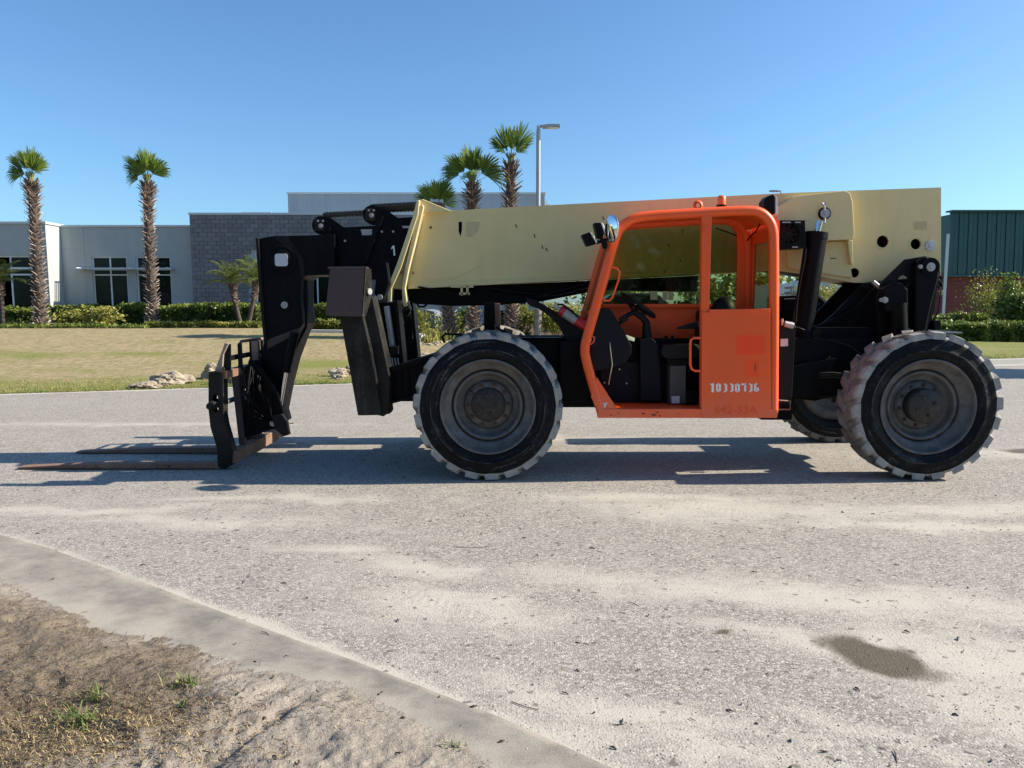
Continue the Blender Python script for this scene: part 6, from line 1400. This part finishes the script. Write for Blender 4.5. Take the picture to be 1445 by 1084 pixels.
def pinnate_mesh(el, L, seed, np_=26):
    rs = random.Random(seed); V = []; F = []; T = []; pts = []; e = R(el); p = Vector((0, 0, 0)); n = 14
    for i in range(n + 1):
        pts.append(p.copy()); p = p + Vector((math.cos(e), 0, math.sin(e))) * (L / n); e -= R(100 / n) * (i / n + .35)
    for i, q in enumerate(pts):
        w = .014 * (1 - i / (n + 2)); V += [q + Vector((0, -w, 0)), q + Vector((0, w, 0)), q + Vector((0, 0, -w))]; T += [.8] * 3
        if i:
            b = (i - 1) * 3
            for k in range(3): F.append((b + k, b + (k + 1) % 3, b + 3 + (k + 1) % 3, b + 3 + k))
    for k in range(np_):
        s = .12 + .86 * k / np_; f = s * n; i = min(int(f), n - 1); q = pts[i].lerp(pts[i + 1], f - i); d = (pts[i + 1] - pts[i]).normalized()
        for sd in (-1, 1):
            ll = L * .26 * math.sin(math.pi * min(1, s * .85 + .16)) * rs.uniform(.85, 1.1); di = (d * .55 + Vector((0, sd, 0)) + Vector((0, 0, .15))).normalized(); w = d * .016
            t1 = q + di * ll * .55; t2 = q + di * ll + Vector((0, 0, -.35 * ll)); b = len(V); V += [q - w * .5, q + w * .5, t1 + w, t1 - w, t2]; tn = rs.uniform(.2, .9); T += [tn * .7, tn * .7, tn, tn, tn]
            F += [(b, b + 1, b + 2, b + 3), (b + 3, b + 2, b + 4)]
    me = bpy.data.meshes.new('frond'); me.from_pydata([tuple(v) for v in V], [], F); me.update()
    at = me.attributes.new('tone', 'FLOAT', 'POINT'); at.data.foreach_set('value', T); me.materials.append(M['datepalm']); return me
PN = {el: pinnate_mesh(el, 1.45, el) for el in (75, 50, 25)}
def date_palm(label, pix, base_py, seed, n=22):
    g = G(pix[0][0], base_py); Y = g.y - .6; pts = [Vector((P(pix[0][0], base_py, Y).x, Y, g.z - .05))] + [P(a, b, Y) for a, b in pix[1:]]
    t = thing('date_palm', label, 'palm tree', pts[0], 'small feather palms with leaning trunks'); d = smooth_path(pts, 2); m_ = len(d)
    MB().tube(d, [.085 + .10 * max(0, (i / (m_ - 1) - .55) / .45) ** 1 for i in range(m_)], 10).build('trunk', M['bark'], t)
    V, F, T = trunk_boots(d[m_ // 2:], .10, .15, 50, seed, .07, .13); o0 = origin(t); me = bpy.data.meshes.new('leaf_bases'); me.from_pydata([tuple(v - o0) for v in V], [], F); me.update()
    at = me.attributes.new('tone', 'FLOAT', 'POINT'); at.data.foreach_set('value', [v * .6 for v in T]); o = mesh_obj('leaf_bases', me, M['boot'], t); o['kind'] = 'stuff'
    rs = random.Random(seed)
    for k in range(n):
        el = (75, 50, 25)[k % 3]; o = bpy.data.objects.new('frond', PN[el]); COL.objects.link(o); o.parent = t; o.location = d[-1] - o0; o.rotation_euler = (0, 0, k * 2.4); q = rs.uniform(.75, 1.0); o.scale = (q, q, q)
date_palm('small feather palm left of the pair against the block wall, trunk leaning left', [(341, 461), (335, 440), (330, 420), (328, 402)], 461, 1)
date_palm('small feather palm right of the pair beside the boom head, trunk leaning right', [(349, 462), (354, 440), (360, 415), (362, 398)], 462, 2)
date_palm('small feather palm cut by the left picture edge in front of the big window', [(4, 461), (3, 430), (1, 410), (0, 398)], 461, 3)

# ---- rocks
def rock(label, px, py, wpx, hpx, seed, dp=.6):
    g = G(px, py); s = g.y / FPX; w, h = wpx * s / 2, hpx * s
    o = MB().blob((g.x, g.y, g.z + h * .30), 1, 4, .38, 1.5, seed, (w, w * dp, h * .62), smooth=False).build('rock', M['rock'], loc=(g.x, g.y, g.z)); return tag(o, label, 'rock', 'limestone rocks on the lawn')
rock('largest cream limestone rock left of the forks', 243, 542, 52, 19, 1); rock('low flat grey-brown limestone slab at the left end of the rock group', 206, 549, 44, 11, 2)
rock('small pinkish limestone rock wedged between slab and large rock', 226, 546, 26, 12, 3)
rock('squarish limestone rock behind the near fork and carriage', 303, 535, 32, 24, 4, .8); rock('low crumbly limestone rock seen through the carriage frame', 334, 541, 34, 16, 5)
rock('dark weathered rock in the gap left of the stabilizer leg', 478, 532, 24, 14, 6); rock('pale rock immediately behind the stabilizer leg', 498, 530, 26, 15, 7)
rock('orange stained small rock at the foot of the weathered one', 477, 536, 16, 9, 8); rock('pale jagged rock showing between the stabilizer and front wheel', 600, 512, 46, 14, 9)
mb = MB()
for k in range(60):
    px = random.uniform(566, 650); g = G(px, random.uniform(483, 488.5)); mb.blob((g.x, g.y, g.z + .03), random.uniform(.03, .09), 1, .4, 2, k, (1.3, 1, .7), smooth=False)
o = mb.build('border_stones', M['rock'], kind='stuff'); tag(o, 'row of small stones edging the planting bed under the boom', 'stones')

# ---- kerb on the right
mb = MB(); vs = []; ks = [(5.6 + .6 * k) for k in range(90)]
for x in ks:
    y = edge_y(x) - .06
    for dy, z in ((-.55, .006), (-.04, .004), (0, .125), (.02, .14), (.16, .14), (.17, .03)): vs.append((x, y + dy, z if x > 6.2 else min(z, .006)))
mb.add(vs, [(i * 6 + t, i * 6 + 6 + t, i * 6 + 7 + t, i * 6 + 1 + t) for i in range(len(ks) - 1) for t in range(5)]); mb.build('kerb', stucco('kerb_concrete', (.40, .39, .36)), kind='structure')
mb = MB(); vs = []; xs_ = np.arange(-30, 5.7, .5)
for x in xs_:
    y = edge_y(x) - .02 + .02 * math.sin(x * 3); vs += [(x, y - .10, .004), (x, y + .06, .016)]
mb.add(vs, [(i * 2, i * 2 + 2, i * 2 + 3, i * 2 + 1) for i in range(len(xs_) - 1)]); mb.build('road_edge', stucco('sandy_edge', (.46, .43, .38)), kind='structure')

# ---- parked car beyond the planting
CR = thing('parked_car', 'dark parked car partly hidden between the fire extinguisher and the orange cab', 'car', (4.0, 27.5, .55)); g0 = .55
def cz(l): return [(2.0 + a, g0 + b) for a, b in l]
M['carpaint'] = flat('dark_car_paint', (.02, .025, .03), .25); M['carglass'] = M['winglass']
MB().prism(cz([(0, .3), (.05, .75), (.9, .88), (3.4, .92), (4.3, .85), (4.4, .35), (4.2, .25), (.2, .25)]), 27, 28.75).build('body', M['carpaint'], CR, .06)
MB().prism(cz([(.95, .88), (1.6, 1.38), (2.0, 1.45), (3.0, 1.44), (3.4, 1.36), (3.95, .9)]), 27.15, 28.6).build('cabin', M['carpaint'], CR, .05)
MB().prism(cz([(1.25, .95), (1.68, 1.3), (2.3, 1.37), (2.3, .95)]), 27.13, 27.16).prism(cz([(2.38, .95), (2.38, 1.37), (3.1, 1.34), (3.5, .95)]), 27.13, 27.16).build('side_window', M['carglass'], CR)
for x in (2.85, 5.6):
    for y in (27.0, 28.6): MB().cyl((x, y, g0 + .32), (x, y + .18, g0 + .32), .32, n=24).build('tyre', M['sidewall'], CR).name = 'tyre'; MB().cyl((x, y - .01, g0 + .32), (x, y + .001, g0 + .32), .2, n=20).build('rim', M['steel'], CR)
MB().box((2.0, 27.1, g0 + .55), (2.03, 27.4, g0 + .68)).build('headlight', M['lens'], CR)

# ---- woods: far off to the right, and behind the viewer (seen only mirrored in glass and paint)
def woods(name, label, x0, x1, y0, y1, hgt, n, seed, size):
    rs = np.random.RandomState(seed); k = 40; cx = x0 + (x1 - x0) * rs.rand(k); cy = y0 + (y1 - y0) * rs.rand(k); ch = hgt * (.6 + .5 * rs.rand(k)); w = rs.randint(0, k, n)
    p = np.stack([cx[w] + np.clip(rs.randn(n), -2, 2) * hgt * .28, cy[w] + np.clip(rs.randn(n), -2, 2) * hgt * .28, np.clip(np.abs(ch[w] * .6 + rs.randn(n) * hgt * .22), 0, ch[w] * 1.05)], 1)
    o = leafcloud(name, p, size, M['hedge'], None, seed, None, 'stuff'); tag(o, label, 'trees')
woods('far_trees', 'distant green wood beyond the machine on the horizon', 8, 95, 78, 92, 6.0, 14000, 51, .35)
woods('street_trees', 'belt of dark trees across the road behind the viewer', -45, 45, -34, -26, 9.0, 16000, 52, .6)

# a street tree just right of the view; its shade lies across the gutter on the right
tx, ty = 18.4, 17.4; T0 = thing('street_tree', 'round-headed street tree standing just beyond the right picture edge, shading the gutter', 'tree', (tx, ty, .1))
MB().tube([(tx, ty, 0), (tx + .05, ty, 1.6), (tx - .05, ty, 3.4), (tx, ty, 4.4)], [.12, .10, .08, .04], 10).build('trunk', M['bark'], T0)
rs = np.random.RandomState(77); n = 9000; u = rs.randn(n, 3); u /= np.linalg.norm(u, axis=1)[:, None]; u *= (rs.rand(n, 1) ** .4)
leafcloud('crown', u * np.array([1.9, 1.25, 1.1]) + np.array([tx, ty, 4.6]), .09, M['hedge'], T0, 78, org=tuple(origin(T0)))

for o in list(tree(OB)):
    if o.type == 'MESH' and o.name.split('.')[0] in ('panel_joint', 'control_joint', 'building_mass', 'roof_pipe', 'sun_shade'): split_loose(o)
